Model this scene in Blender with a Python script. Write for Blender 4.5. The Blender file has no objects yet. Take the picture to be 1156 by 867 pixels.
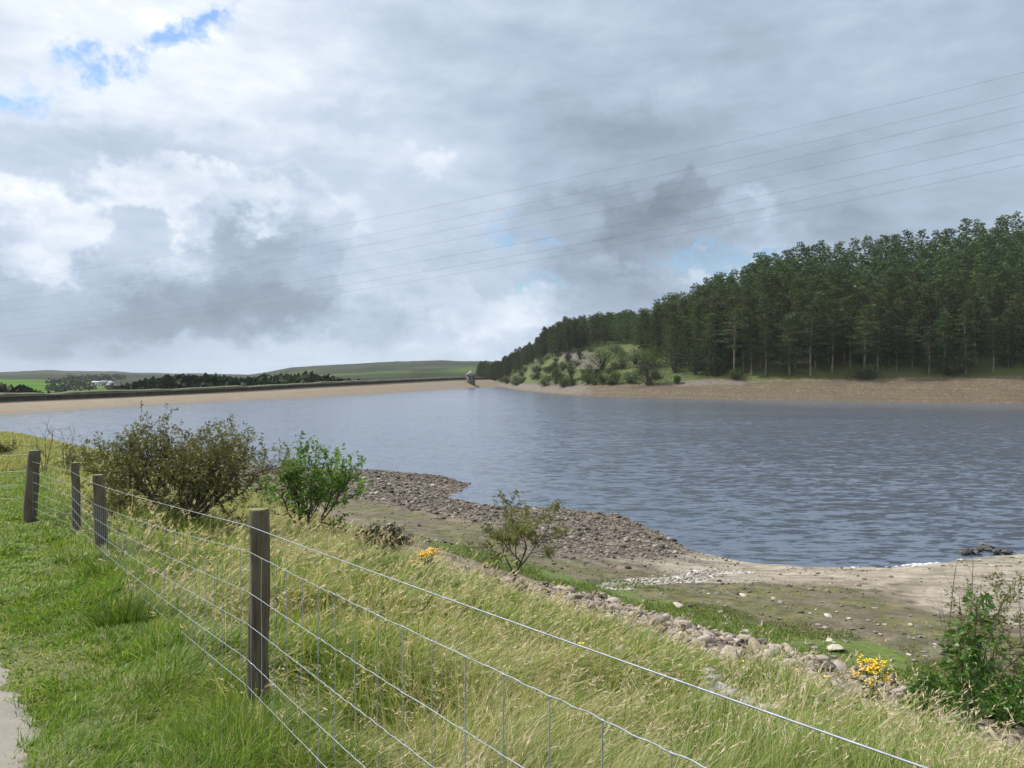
import bpy, math, random
import numpy as np
from mathutils import Vector

# ------------------------------------------------------------------ camera, sky, sun, exposure
S = bpy.context.scene
COL = S.collection
W0, H0, FPX, CAMZ = 1156.0, 867.0, 867.0, 7.5
PITCH = math.radians(-0.63)
cam_d = bpy.data.cameras.new("camera")
cam = bpy.data.objects.new("camera", cam_d)
COL.objects.link(cam)
cam.location = (0, 0, CAMZ)
cam.rotation_euler = (math.pi / 2 + PITCH, 0, 0)
cam_d.sensor_width = 36.0
cam_d.lens = 36.0 * FPX / W0
cam_d.clip_start = 0.05
cam_d.clip_end = 30000
S.camera = cam
S.view_settings.view_transform = 'Standard'
S.view_settings.look = 'None'
S.view_settings.gamma = 1
S.view_settings.use_curve_mapping = False
S.view_settings.exposure = 0.55
S.render.engine = 'CYCLES'
S.cycles.max_bounces = 8
S.cycles.transparent_max_bounces = 8
S.cycles.volume_bounces = 0

SUN_AZ, SUN_EL = math.radians(-62), math.radians(46)     # azimuth from +Y, clockwise positive
sun_dir = Vector((math.sin(SUN_AZ) * math.cos(SUN_EL), math.cos(SUN_AZ) * math.cos(SUN_EL), math.sin(SUN_EL)))
sd = bpy.data.lights.new("sun", 'SUN')
sd.energy = 4.3
sd.angle = math.radians(4)
sd.color = (1.0, 0.97, 0.91)
so = bpy.data.objects.new("sun", sd)
COL.objects.link(so)
so.rotation_euler = (-sun_dir).to_track_quat('-Z', 'Y').to_euler()


class NT:
    """small helper around a node tree"""
    def __init__(self, tree):
        self.t = tree
        tree.nodes.clear()

    def node(self, typ, **kw):
        n = self.t.nodes.new(typ)
        for k, v in kw.items():
            setattr(n, k, v)
        return n

    def put(self, sock, v):
        if isinstance(v, bpy.types.NodeSocket):
            self.t.links.new(v, sock)
        elif v is not None:
            if isinstance(v, (tuple, list)) and len(v) == 3 and sock.type == 'RGBA':
                v = (*v, 1)
            sock.default_value = v

    def math(self, op, a, b=None, c=None, clamp=False):
        n = self.node('ShaderNodeMath', operation=op, use_clamp=clamp)
        for i, v in enumerate((a, b, c)):
            if v is not None:
                self.put(n.inputs[i], v)
        return n.outputs[0]

    def vmath(self, op, a, b=None):
        n = self.node('ShaderNodeVectorMath', operation=op)
        self.put(n.inputs[0], a)
        if b is not None:
            if op == 'SCALE':
                self.put(n.inputs['Scale'], b)
            else:
                self.put(n.inputs[1], b)
        return n.outputs['Value'] if op in ('LENGTH', 'DOT_PRODUCT') else n.outputs[0]

    def noise(self, vec, scale, detail=4, rough=0.55, dist=0.0, color=False):
        n = self.node('ShaderNodeTexNoise')
        self.put(n.inputs['Vector'], vec)
        n.inputs['Scale'].default_value = scale
        n.inputs['Detail'].default_value = detail
        n.inputs['Roughness'].default_value = rough
        n.inputs['Distortion'].default_value = dist
        return n.outputs['Color' if color else 'Fac']

    def voronoi(self, vec, scale, feature='F1', out='Distance', rand=1.0):
        n = self.node('ShaderNodeTexVoronoi', feature=feature)
        self.put(n.inputs['Vector'], vec)
        n.inputs['Scale'].default_value = scale
        n.inputs['Randomness'].default_value = rand
        return n.outputs[out]

    def ramp(self, fac, stops, interp='LINEAR'):
        n = self.node('ShaderNodeValToRGB')
        n.color_ramp.interpolation = interp
        el = n.color_ramp.elements
        while len(el) < len(stops):
            el.new(0.5)
        for e, (p, c) in zip(el, stops):
            e.position = p
            e.color = (*c, 1) if len(c) == 3 else c
        self.put(n.inputs[0], fac)
        return n.outputs[0]

    def sstep(self, v, a, b, lo=0.0, hi=1.0):
        n = self.node('ShaderNodeMapRange', interpolation_type='SMOOTHSTEP')
        self.put(n.inputs['Value'], v)
        for k, x in (('From Min', a), ('From Max', b), ('To Min', lo), ('To Max', hi)):
            n.inputs[k].default_value = x
        return n.outputs[0]

    def mix(self, fac, a, b, blend='MIX'):
        n = self.node('ShaderNodeMix', data_type='RGBA', blend_type=blend)
        self.put(n.inputs[0], fac)
        self.put(n.inputs[6], a)
        self.put(n.inputs[7], b)
        return n.outputs[2]

    def mapping(self, vec, loc=(0, 0, 0), rot=(0, 0, 0), scale=(1, 1, 1)):
        n = self.node('ShaderNodeMapping')
        self.put(n.inputs[0], vec)
        n.inputs[1].default_value = loc
        n.inputs[2].default_value = rot
        n.inputs[3].default_value = scale
        return n.outputs[0]

    def bump(self, height, strength=0.3, distance=0.02, normal=None):
        n = self.node('ShaderNodeBump')
        n.inputs['Strength'].default_value = strength
        n.inputs['Distance'].default_value = distance
        self.put(n.inputs['Height'], height)
        if normal is not None:
            self.put(n.inputs['Normal'], normal)
        return n.outputs[0]

    def attr(self, name, out='Color', typ='GEOMETRY'):
        n = self.node('ShaderNodeAttribute', attribute_name=name, attribute_type=typ)
        return n.outputs[out]


def ang(px, py):
    """azimuth and elevation (radians) of a direction"""
    y = (433.5 - py) / FPX
    d = Vector(((px - 578) / FPX, 1.0, y + math.tan(PITCH)))
    d.normalize()
    return math.atan2(d.x, d.y), math.asin(d.z)


def build_world():
    w = bpy.data.worlds.new("World")
    S.world = w
    w.use_nodes = True
    t = NT(w.node_tree)
    out = t.node('ShaderNodeOutputWorld')
    bg = t.node('ShaderNodeBackground')
    bg.inputs['Strength'].default_value = 0.1
    sky = t.node('ShaderNodeTexSky', sky_type='NISHITA')
    sky.sun_disc = False
    sky.sun_elevation = SUN_EL
    sky.sun_rotation = SUN_AZ
    sky.air_density = 1.6
    sky.dust_density = 0.6
    d = t.node('ShaderNodeTexCoord').outputs['Generated']
    sep = t.node('ShaderNodeSeparateXYZ')
    t.put(sep.inputs[0], d)
    az = t.math('ARCTAN2', sep.outputs[0], sep.outputs[1])
    el = t.math('ARCSINE', sep.outputs[2])
    cmb = t.node('ShaderNodeCombineXYZ')
    t.put(cmb.inputs[0], az)
    t.put(cmb.inputs[1], el)
    P = cmb.outputs[0]
    # billow warp of the layout coordinates, coarse then fine
    w1 = t.vmath('SUBTRACT', t.noise(t.mapping(P, scale=(1, 1.3, 1)), 5.0, 3, 0.5, color=True), (0.5, 0.5, 0.5))
    w2 = t.vmath('SUBTRACT', t.noise(t.mapping(P, loc=(3, 7, 0), scale=(1, 1.25, 1)), 19.0, 6, 0.62, color=True), (0.5, 0.5, 0.5))
    Q = t.vmath('ADD', P, t.vmath('ADD', t.vmath('SCALE', w1, 0.12), t.vmath('SCALE', w2, 0.12)))

    def blob(px, py, rx, ry, soft, rot=0.0):
        a, e = ang(px, py)
        k = math.cos(math.atan((px - 578) / FPX))
        v = t.vmath('SUBTRACT', Q, (a, e, 0))
        v = t.mapping(v, rot=(0, 0, math.radians(-rot)))
        v = t.vmath('MULTIPLY', v, (FPX / rx / (k * k) if False else FPX / rx, FPX / ry, 0))
        return t.sstep(t.vmath('LENGTH', v), 1 - soft, 1 + soft, 1.0, 0.0)

    # general cloud deck: soft streaky mottling, brighter to the upper left
    n1 = t.noise(t.mapping(P, scale=(1.0, 2.2, 1)), 3.0, 6, 0.55, 0.3)
    n2 = t.noise(t.mapping(P, loc=(11, 2, 0), scale=(1.0, 2.6, 1)), 8.0, 7, 0.6, 0.2)
    B = t.math('ADD', t.math('MULTIPLY', n1, 0.70), t.math('MULTIPLY', n2, 0.46))
    B = t.math('ADD', B, -0.01)
    layers = [  # px, py, rx, ry, softness, amount
        (40, 40, 300, 170, 0.9, 0.24), (330, 100, 260, 120, 0.9, 0.08), (560, 40, 240, 90, 0.9, -0.02),
        (1040, 205, 330, 180, 0.8, -0.09), (930, 60, 300, 110, 0.9, -0.02), (1120, 60, 120, 60, 0.9, -0.03),
        (620, 130, 170, 70, 0.9, -0.07), (450, 200, 140, 50, 0.8, 0.03),
        (110, 190, 180, 40, 0.7, -0.12),
        (22, 250, 60, 40, 0.18, 0.14), (215, 232, 90, 30, 0.25, 0.17), (300, 226, 70, 26, 0.3, 0.10), (110, 262, 110, 40, 0.4, 0.08), (375, 272, 40, 46, .4, .08),
        (175, 318, 215, 62, 0.22, -0.16), (306, 288, 78, 76, 0.12, -0.10), (262, 348, 118, 34, 0.4, -0.15), (150, 285, 90, 40, 0.25, 0.05),
        (50, 335, 120, 40, 0.5, -0.10), (80, 395, 260, 26, 0.6, -0.08), (430, 362, 60, 28, 0.4, -0.10),
        (460, 300, 110, 46, 0.7, 0.06), (545, 350, 85, 28, 0.3, 0.13), (420, 345, 60, 24, .3, .08), (500, 395, 140, 22, 0.6, 0.09), (560, 372, 70, 18, .4, .08),
        (690, 205, 90, 70, 0.5, -0.11), (766, 258, 82, 54, 0.13, -0.14), (668, 258, 95, 50, 0.3, -0.11),
        (690, 335, 85, 50, 0.4, -0.16), (838, 228, 42, 26, 0.35, 0.18), (872, 280, 54, 26, 0.4, 0.14),
        (745, 100, 70, 20, 0.7, 0.08), (480, 188, 26, 12, 0.6, 0.09), (860, 318, 90, 16, 0.6, 0.12),
        (600, 345, 60, 18, 0.5, 0.08), (950, 265, 70, 26, 0.6, -0.10), (250, 400, 90, 16, .6, .05),
    ]
    for px, py, rx, ry, soft, amt in layers:
        B = t.math('MULTIPLY_ADD', blob(px, py, rx, ry, soft), amt, B)
    # unseen sky overhead and behind the viewer, brightened to add light on the ground
    B = t.math('MULTIPLY_ADD', t.sstep(el, 0.55, 0.95), 0.45, B)
    back = t.sstep(t.math('ABSOLUTE', az), 0.75, 1.5)
    B = t.math('MULTIPLY_ADD', back, 0.18, B)
    cloud = t.ramp(B, [(0.05, (1.50, 1.86, 2.28)), (0.26, (2.20, 2.72, 3.38)), (0.50, (3.10, 3.78, 4.72)), (0.70, (4.2, 4.9, 5.85)), (0.90, (6.2, 6.6, 7.2)), (1.0, (8.0, 8.2, 8.5))])
    gap = blob(160, 42, 105, 15, 0.7, 27)
    for a in ((40, 122, 24, 13, 0.7, 10), (805, 298, 58, 8, 0.6, 2), (600, 326, 34, 9, 0.7, 0), (232, 10, 44, 8, 0.7, 20), (600, 272, 40, 9, 0.8, 0), (95, 66, 34, 14, .7, 30)):
        gap = t.math('MAXIMUM', gap, blob(*a))
    gn = t.noise(t.mapping(P, loc=(5, 5, 0)), 17.0, 7, 0.62)
    gap = t.math('MULTIPLY', gap, t.sstep(gn, 0.42, 0.57))
    for a in ((812, 297, 70, 8, 0.6, 3), (40, 120, 30, 14, 0.7, 14), (95, 66, 26, 10, .7, 30)):
        gap = t.math('MAXIMUM', gap, t.math('MULTIPLY', blob(*a), t.sstep(gn, 0.34, 0.54)))
    blue = t.mix(1.0, sky.outputs[0], (0.50, 0.66, 0.95), 'MULTIPLY')
    t.put(bg.inputs['Color'], t.mix(t.math('MULTIPLY', gap, 0.9), cloud, blue))
    t.put(out.inputs['Surface'], bg.outputs[0])


build_world()

# ------------------------------------------------------------------ helpers
rng = np.random.default_rng(7)
random.seed(7)


def tag(o, label=None, cat=None, group=None, kind=None):
    if label: o['label'] = label
    if cat: o['category'] = cat
    if group: o['group'] = group
    if kind: o['kind'] = kind
    return o


def empty(name, loc=(0, 0, 0), rz=0.0):
    o = bpy.data.objects.new(name, None)
    o.location = loc
    o.rotation_euler = (0, 0, rz)
    o.empty_display_size = 0.2
    COL.objects.link(o)
    return o


def mk_mesh(name, V, faces, mat=None, attrs=None, smooth=False):
    """faces: list of int arrays (m,k), any k per array"""
    V = np.asarray(V, dtype=np.float32).reshape(-1, 3)
    me = bpy.data.meshes.new(name)
    faces = [np.asarray(f, dtype=np.int32) for f in faces if len(f)]
    nl = sum(f.size for f in faces)
    npoly = sum(len(f) for f in faces)
    me.vertices.add(len(V))
    me.vertices.foreach_set('co', V.ravel())
    me.loops.add(nl)
    me.loops.foreach_set('vertex_index', np.concatenate([f.ravel() for f in faces]))
    me.polygons.add(npoly)
    tot = np.concatenate([np.full(len(f), f.shape[1], dtype=np.int32) for f in faces])
    start = np.concatenate([[0], np.cumsum(tot)[:-1]]).astype(np.int32)
    me.polygons.foreach_set('loop_start', start)
    me.polygons.foreach_set('loop_total', tot)
    if smooth:
        me.polygons.foreach_set('use_smooth', np.ones(npoly, dtype=bool))
    for k, a in (attrs or {}).items():
        at = me.attributes.new(k, 'FLOAT_COLOR', 'POINT')
        a = np.asarray(a, dtype=np.float32)
        if a.shape[1] == 3:
            a = np.concatenate([a, np.ones((len(a), 1), np.float32)], 1)
        at.data.foreach_set('color', a.ravel())
    me.update(calc_edges=True)
    if mat:
        me.materials.append(mat)
    return me


def link(name, me, parent=None, loc=None):
    o = bpy.data.objects.new(name, me)
    COL.objects.link(o)
    if parent: o.parent = parent
    if loc is not None: o.location = loc
    return o


def interp(x, pts):
    pts = sorted(pts)
    return np.interp(x, [p[0] for p in pts], [p[1] for p in pts])


def sm(a, b, x):
    t = np.clip((x - a) / (b - a), 0, 1)
    return t * t * (3 - 2 * t)


# value noise in numpy (2D), used for terrain and scattering
_perm = np.random.default_rng(3).random((256, 256))


def vnoise(x, y):
    xi, yi = np.floor(x).astype(int), np.floor(y).astype(int)
    fx, fy = x - xi, y - yi
    fx, fy = fx * fx * (3 - 2 * fx), fy * fy * (3 - 2 * fy)
    g = lambda i, j: _perm[i & 255, j & 255]
    return (g(xi, yi) * (1 - fx) + g(xi + 1, yi) * fx) * (1 - fy) + (g(xi, yi + 1) * (1 - fx) + g(xi + 1, yi + 1) * fx) * fy


def fbm(x, y, oct=4, gain=0.5):
    a, s, tot = 1.0, 0.0, 0.0
    for i in range(oct):
        s = s + a * vnoise(x * 2 ** i + 17.3 * i, y * 2 ** i + 5.1 * i)
        tot += a
        a *= gain
    return s / tot


CP, SP = math.cos(PITCH), math.sin(PITCH)


def ray(px, py):
    a, b = (px - 578) / FPX, (433.5 - py) / FPX
    return np.array([a, CP - b * SP, SP + b * CP])     # y component about 1


def at_z(px, py, z):
    r = ray(px, py)
    k = (z - CAMZ) / r[2]
    return r * k + np.array([0, 0, CAMZ])


def at_y(px, py, y):
    r = ray(px, py)
    return r * (y / r[1]) + np.array([0, 0, CAMZ])


def project(x, y, z):
    dz = z - CAMZ
    f = y * CP + dz * SP
    u = -y * SP + dz * CP
    return 578 + FPX * x / f, 433.5 - FPX * u / f


# ------------------------------------------------------------------ terrain height
P1 = np.array([-1.43, 4.30])
E = np.array([-0.56, 0.83]); E /= np.linalg.norm(E)
Nn = np.array([E[1], -E[0]])


def sn(x, y):
    return (x - P1[0]) * E[0] + (y - P1[1]) * E[1], (x - P1[0]) * Nn[0] + (y - P1[1]) * Nn[1]


def xy(s, n):
    return P1[0] + s * E[0] + n * Nn[0], P1[1] + s * E[1] + n * Nn[1]


_wl = []
for p in ((0, 500), (150, 515), (300, 526), (420, 530), (500, 537), (531, 546), (508, 562), (560, 572), (640, 574), (700, 582), (745, 600), (780, 622),
          (830, 633), (900, 639), (1000, 641), (1060, 637), (1100, 629), (1156, 625)):
    q = at_z(*p, 0.0)
    _wl.append(tuple(float(v) for v in sn(q[0], q[1])))
WATERLINE = [(1000, -500), (200, -62), (130, -16)] + _wl + [(3, 55), (-20, 85), (-80, 150), (-200, 250), (-900, 260)]
Z0 = [(-900, 14), (-60, 8.0), (-5, 5.93), (0, 5.55), (7.6, 4.97), (9.75, 4.93), (12.5, 4.83), (20, 4.5), (60, 3.0), (100, 1.6), (1000, 1.5)]
N1 = [(-900, 30), (-60, 14), (-2, 8.5), (0, 8.5), (12, 8.3), (30, 8.4), (45, 7.5), (60, 5.5), (75, 2.0), (99, -6), (130, -22), (200, -70), (1000, -510)]
Z1 = [(-900, 5), (-60, 4), (0, 3.15), (5, 2.95), (10.5, 2.68), (15, 2.5), (30, 2.0), (60, 1.5), (100, 1.0), (1000, 1)]

SHORE = np.array([(-26, 590), (-7, 482), (5, 371), (21, 291), (43, 262), (63, 247), (85, 230), (107, 221), (137, 208), (200, 192), (300, 105), (420, -60), (600, -300)], float)
GTOP = [(400, 0), (535, 3.5), (560, 6), (600, 16), (620, 21), (650, 28), (700, 30.5), (730, 28), (760, 29), (800, 32), (870, 40), (940, 43), (1000, 45), (1156, 55), (1400, 64), (3000, 68)]
GLEN = [(535, 10), (600, 15), (640, 28), (650, 38), (700, 58), (730, 62), (760, 66), (870, 72), (940, 80), (1000, 88), (1156, 112), (1400, 125)]
DAMW = [at_z(*p, 0.0)[:2] for p in ((0, 468.8), (75, 462.8), (150, 458), (225, 454.2), (300, 451), (375, 447), (450, 443.2), (500, 439.8), (536, 437.6))]
DAMW = np.array([(-150, 40), (-118, 96)] + [tuple(p) for p in DAMW] + [(-4, 520)])


def seg_dist(x, y, poly):
    d = np.full(np.shape(x), 1e9)
    for a, b in zip(poly[:-1], poly[1:]):
        v = b - a
        t = np.clip(((x - a[0]) * v[0] + (y - a[1]) * v[1]) / (v @ v), 0, 1)
        d = np.minimum(d, np.hypot(x - a[0] - t * v[0], y - a[1] - t * v[1]))
    return d


def hill_ds(x, y):
    return seg_dist(x, y, SHORE) * np.where((y > np.interp(x, SHORE[:, 0], SHORE[:, 1])) & (x > -27), 1, -1)


def path_edge(s):
    return -1.02 - 0.11 * np.clip(s - 1.6, 0, 30) + (fbm(s * 1.7, s * 0 + 3.3, 3) - .5) * 0.35


def height(x, y, detail=True):
    x, y = np.asarray(x, float), np.asarray(y, float)
    s, n = sn(x, y)
    wob = (fbm(x * 0.5, y * 0.5, 3) - 0.5)
    n3 = interp(s, WATERLINE) + wob * 0.7
    n1 = np.minimum(interp(s, N1), n3 - 4)
    n2 = np.minimum(n1 + 3.3, n3 - 1.5)
    z0, z1 = interp(s, Z0), interp(s, Z1)
    z2 = np.maximum(z1 - 0.85, 0.25)
    t = np.clip(n / np.maximum(n1, .1), 0, 1)
    up = z0 + np.clip(-n, 0, 60) * 0.02
    # tail of the bank: a little convex at the fence, then even
    zb = z0 + (z1 - z0) * (t * 0.75 + 0.25 * t * t)
    tr = np.clip((n - n1) / np.maximum(n2 - n1, .1), 0, 1)
    zr = z1 + (z2 - z1) * tr
    ts = np.clip((n - n2) / np.maximum(n3 - n2, .1), 0, 1)
    zs = z2 * (1 - ts) ** 1.25
    # gravel ridge of the spit
    zs = zs + 0.35 * np.exp(-((s - 41) / 9) ** 2) * np.sin(np.pi * np.clip(ts, 0, 1)) ** 1.0
    zw = -np.clip((n - n3) * 0.10, 0, 3.0)
    h = np.where(n >= n3, zw, np.where(n <= 0, np.minimum(up, np.maximum(0.35 * (n3 - n), 0) + 0.02), np.where(n < n1, zb, np.where(n < n2, zr, zs))))
    if detail:
        land = (n < n3)
        lawn = sm(0.3, -0.3, n)
        mead = sm(-0.3, 0.5, n) * sm(0.5, -0.5, n - n1)
        h = h + lawn * (fbm(x * 1.3, y * 1.3, 4) - 0.5) * 0.16 + mead * (fbm(x * 0.9, y * 0.9, 4) - 0.5) * 0.42
        h = h + land * sm(-.5, .5, n - n2) * (fbm(x * 1.1, y * 1.1, 4) - 0.5) * 0.13 * sm(0, 2.0, n3 - n)
        # path is worn a little below the turf
        edge = path_edge(s)
        h = h - 0.07 * sm(0.12, -0.12, n - edge) * sm(-2.5, -2.1, n - edge)
    # far right bank: beach, then the wooded hill
    ds = hill_ds(x, y)
    px = 578 + FPX * x / np.maximum(y, 1)
    px = np.where(y < 20, 3000, px)
    beach_w = interp(px, [(540, 5), (600, 7), (660, 12), (740, 18), (830, 22), (1000, 24), (1156, 26), (1400, 26)])
    beach_z = interp(px, [(540, 2.2), (600, 3.0), (660, 4.2), (740, 4.6), (830, 5.2), (1156, 6.2), (1400, 6.2)])
    G, L = interp(px, GTOP), interp(px, GLEN)
    q = np.clip((ds - beach_w) / L, 0, 1.6)
    hh = beach_z * np.clip(ds / beach_w, -1, 1) + np.maximum(G - beach_z, 0) * np.where(q < 1, q ** 1.05, 1 + 0.22 * (q - 1))
    if detail:
        hh = hh + sm(0, 12, ds) * (fbm(x * 0.06, y * 0.06, 4) - 0.5) * 2.2
        # rock ledge in the open slope
        hh = hh + 2.2 * sm(0.28, 0.36, q) * sm(600, 640, px) * sm(710, 680, px) * sm(0.75, 0.5, q)
    hh = np.where(ds > -15, hh, -3)
    h = np.where((y > 60) | (x > 120), np.maximum(h, hh), h)
    # behind the dam the valley drops away
    left = (x < np.interp(y, DAMW[:, 1], DAMW[:, 0]) - 6) & (y > 60) & (y < 700) & (ds < 0)
    dd = seg_dist(x, y, DAMW)
    hl = 1.0 - 13 * sm(10, 120, dd) - 9 * sm(500, 560, np.hypot(x, y))
    h = np.where(left, hl, h)
    h = np.where((y > 545) & (ds < 0), -21, h)
    return h


def hit(px, py, far=900.0):
    r = ray(px, py)
    ks = np.concatenate([np.arange(1.0, 60, 0.02), np.arange(60, far, 0.25)])
    X, Y, Z = r[0] * ks, r[1] * ks, CAMZ + r[2] * ks
    Hh = np.maximum(height(X, Y), -5)
    i = np.argmax(Z <= Hh)
    return np.array([X[i], Y[i], Hh[i]])


# ------------------------------------------------------------------ materials
MATS = {}


def mat(name):
    m = bpy.data.materials.new(name)
    m.use_nodes = True
    t = NT(m.node_tree)
    out = t.node('ShaderNodeOutputMaterial')
    b = t.node('ShaderNodeBsdfPrincipled')
    t.put(out.inputs['Surface'], b.outputs[0])
    MATS[name] = m
    return m, t, b, out


def geo_pos(t):
    return t.node('ShaderNodeNewGeometry').outputs['Position']


def ground_material():
    m, t, b, out = mat('ground')
    P = geo_pos(t)
    A, Bm, Cm = t.attr('mask_a'), t.attr('mask_b'), t.attr('mask_c')
    def rgb(s):
        n = t.node('ShaderNodeSeparateColor'); t.put(n.inputs[0], s); return n.outputs
    a, bb, c = rgb(A), rgb(Bm), rgb(Cm)
    fine = t.noise(P, 9.0, 6, 0.65)
    mid = t.noise(P, 1.4, 5, 0.6)
    big = t.noise(P, 0.09, 5, 0.6)
    def edge(mask, nz=fine, k=0.55, lo=.38, hi=.62):
        return t.sstep(t.math('ADD', mask, t.math('MULTIPLY', t.math('SUBTRACT', nz, 0.5), k)), lo, hi)
    st = t.voronoi(P, 5.0, out='Color')
    stv = rgb(t.mix(0.0, st, st))[0]
    stones = t.ramp(stv, [(0, (0.04, 0.033, 0.027)), (0.4, (0.09, 0.073, 0.058)), (0.75, (0.15, 0.124, 0.10)), (1, (0.26, 0.22, 0.185))])
    std = t.voronoi(P, 5.0, feature='DISTANCE_TO_EDGE')
    stones = t.mix(t.sstep(std, 0.0, 0.06, 0.55, 0.0), stones, (0.05, 0.042, 0.033))
    mud = t.mix(t.sstep(mid, .36, .64), (0.060, 0.050, 0.036), (0.16, 0.133, 0.095))
    col = t.mix(t.sstep(fine, .45, .75, 0, .6), mud, (0.20, 0.17, 0.12))
    moss = t.mix(t.sstep(t.noise(P, 2.3, 6, 0.7), .36, .64), (0.030, 0.042, 0.008), (0.125, 0.125, 0.030))
    moss = t.mix(t.sstep(t.noise(P, 0.55, 5, 0.65), .45, .6), moss, (0.085, 0.072, 0.045))
    col = t.mix(t.math('MULTIPLY', edge(bb[2], t.noise(P, 0.8, 6, 0.7), 1.3), t.sstep(fine, .36, .60)), col, moss)
    sand = t.mix(t.sstep(t.noise(t.mapping(P, rot=(0, 0, 0.4), scale=(.8, 1.4, 1)), 1.0, 8, 0.75), .34, .66), (0.12, 0.104, 0.080), (0.30, 0.265, 0.21))
    col = t.mix(edge(bb[1], mid, 0.8, .3, .7), col, sand)
    col = t.mix(t.math('MULTIPLY', edge(bb[0], mid, 0.9), t.sstep(fine, .25, .6)), col, stones)
    pale = t.mix(stv, (0.22, 0.22, 0.21), (0.55, 0.54, 0.51))
    col = t.mix(t.math('MULTIPLY', edge(c[1], fine, 0.7), 0.9), col, pale)
    gr = t.mix(t.sstep(fine, .35, .65), (0.045, 0.07, 0.012), (0.10, 0.145, 0.025))
    col = t.mix(t.math('MULTIPLY', edge(c[0], mid, 0.9), t.sstep(fine, .2, .55)), col, gr)
    rip = t.mix(stv, (0.10, 0.08, 0.065), (0.26, 0.20, 0.155))
    col = t.mix(edge(a[2], mid, 0.5), col, rip)
    mea = t.mix(mid, (0.075, 0.085, 0.025), (0.17, 0.15, 0.065))
    col = t.mix(edge(a[1], mid, 0.5), col, mea)
    lawn = t.mix(t.noise(P, 3.0, 6, 0.7), (0.05, 0.075, 0.016), (0.12, 0.125, 0.045))
    col = t.mix(edge(a[0], fine, 0.5), col, lawn)
    # far bank
    hv = t.noise(P, 0.35, 6, 0.65)
    bst = t.voronoi(P, 2.2, out='Color')
    bsv = rgb(t.mix(0.0, bst, bst))[0]
    beach = t.mix(t.noise(t.mapping(P, scale=(.35, .35, 1)), 0.5, 6, 0.7), (0.050, 0.038, 0.023), (0.125, 0.096, 0.060))
    beach = t.mix(t.sstep(bsv, 0.70, 1.0, 0, 0.55), beach, (0.20, 0.165, 0.12))
    beach = t.mix(t.sstep(bsv, 0.25, 0.0, 0, 0.5), beach, (0.06, 0.045, 0.03))
    zc = t.node('ShaderNodeSeparateXYZ'); t.put(zc.inputs[0], P)
    bv = t.node('ShaderNodeCombineXYZ'); t.put(bv.inputs[0], t.math('MULTIPLY_ADD', hv, 0.5, zc.outputs[2]))
    band = t.noise(bv.outputs[0], 1.6, 3, 0.7)
    beach = t.mix(t.sstep(band, .50, .66, 0, .55), beach, (0.062, 0.052, 0.034))
    beach = t.mix(t.sstep(band, .46, .34, 0, .45), beach, (0.165, 0.132, 0.088))
    gravel_band = t.mix(bsv, (0.07, 0.058, 0.048), (0.17, 0.142, 0.118))
    hgr = t.mix(t.noise(P, 0.12, 6, 0.65), (0.036, 0.064, 0.013), (0.10, 0.10, 0.034))
    col = t.mix(edge(c[2], hv, 0.6), col, beach)
    al = t.attr('mask_a', 'Alpha')
    col = t.mix(edge(al, hv, 0.5), col, hgr)
    rock = t.mix(bsv, (0.05, 0.044, 0.036), (0.17, 0.145, 0.115))
    col = t.mix(edge(t.attr('mask_b', 'Alpha'), hv, 0.8), col, rock)
    col = t.mix(edge(t.attr('mask_c', 'Alpha'), hv, 0.8), col, gravel_band)
    t.put(b.inputs['Base Color'], col)
    b.inputs['Roughness'].default_value = 0.92
    b.inputs['Specular IOR Level'].default_value = 0.25
    hgt = t.math('ADD', t.math('MULTIPLY', fine, 0.5), t.math('MULTIPLY', t.math('MULTIPLY', stv, bb[0]), 0.9))
    t.put(b.inputs['Normal'], t.bump(hgt, 0.55, 0.05))
    return m


def path_material():
    m, t, b, out = mat('path_dirt')
    P = geo_pos(t)
    n = t.noise(P, 2.2, 6, 0.65)
    f = t.noise(P, 40, 4, 0.7)
    col = t.mix(n, (0.12, 0.108, 0.088), (0.25, 0.23, 0.195))
    col = t.mix(t.sstep(f, 0.55, 0.75, 0, 0.5), col, (0.33, 0.31, 0.27))
    col = t.mix(t.sstep(t.voronoi(P, 26), 0.0, 0.16, 0.5, 0.0), col, (0.10, 0.09, 0.078))
    t.put(b.inputs['Base Color'], col)
    b.inputs['Roughness'].default_value = 0.95
    t.put(b.inputs['Normal'], t.bump(t.math('ADD', n, f), 0.5, 0.02))
    return m


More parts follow.
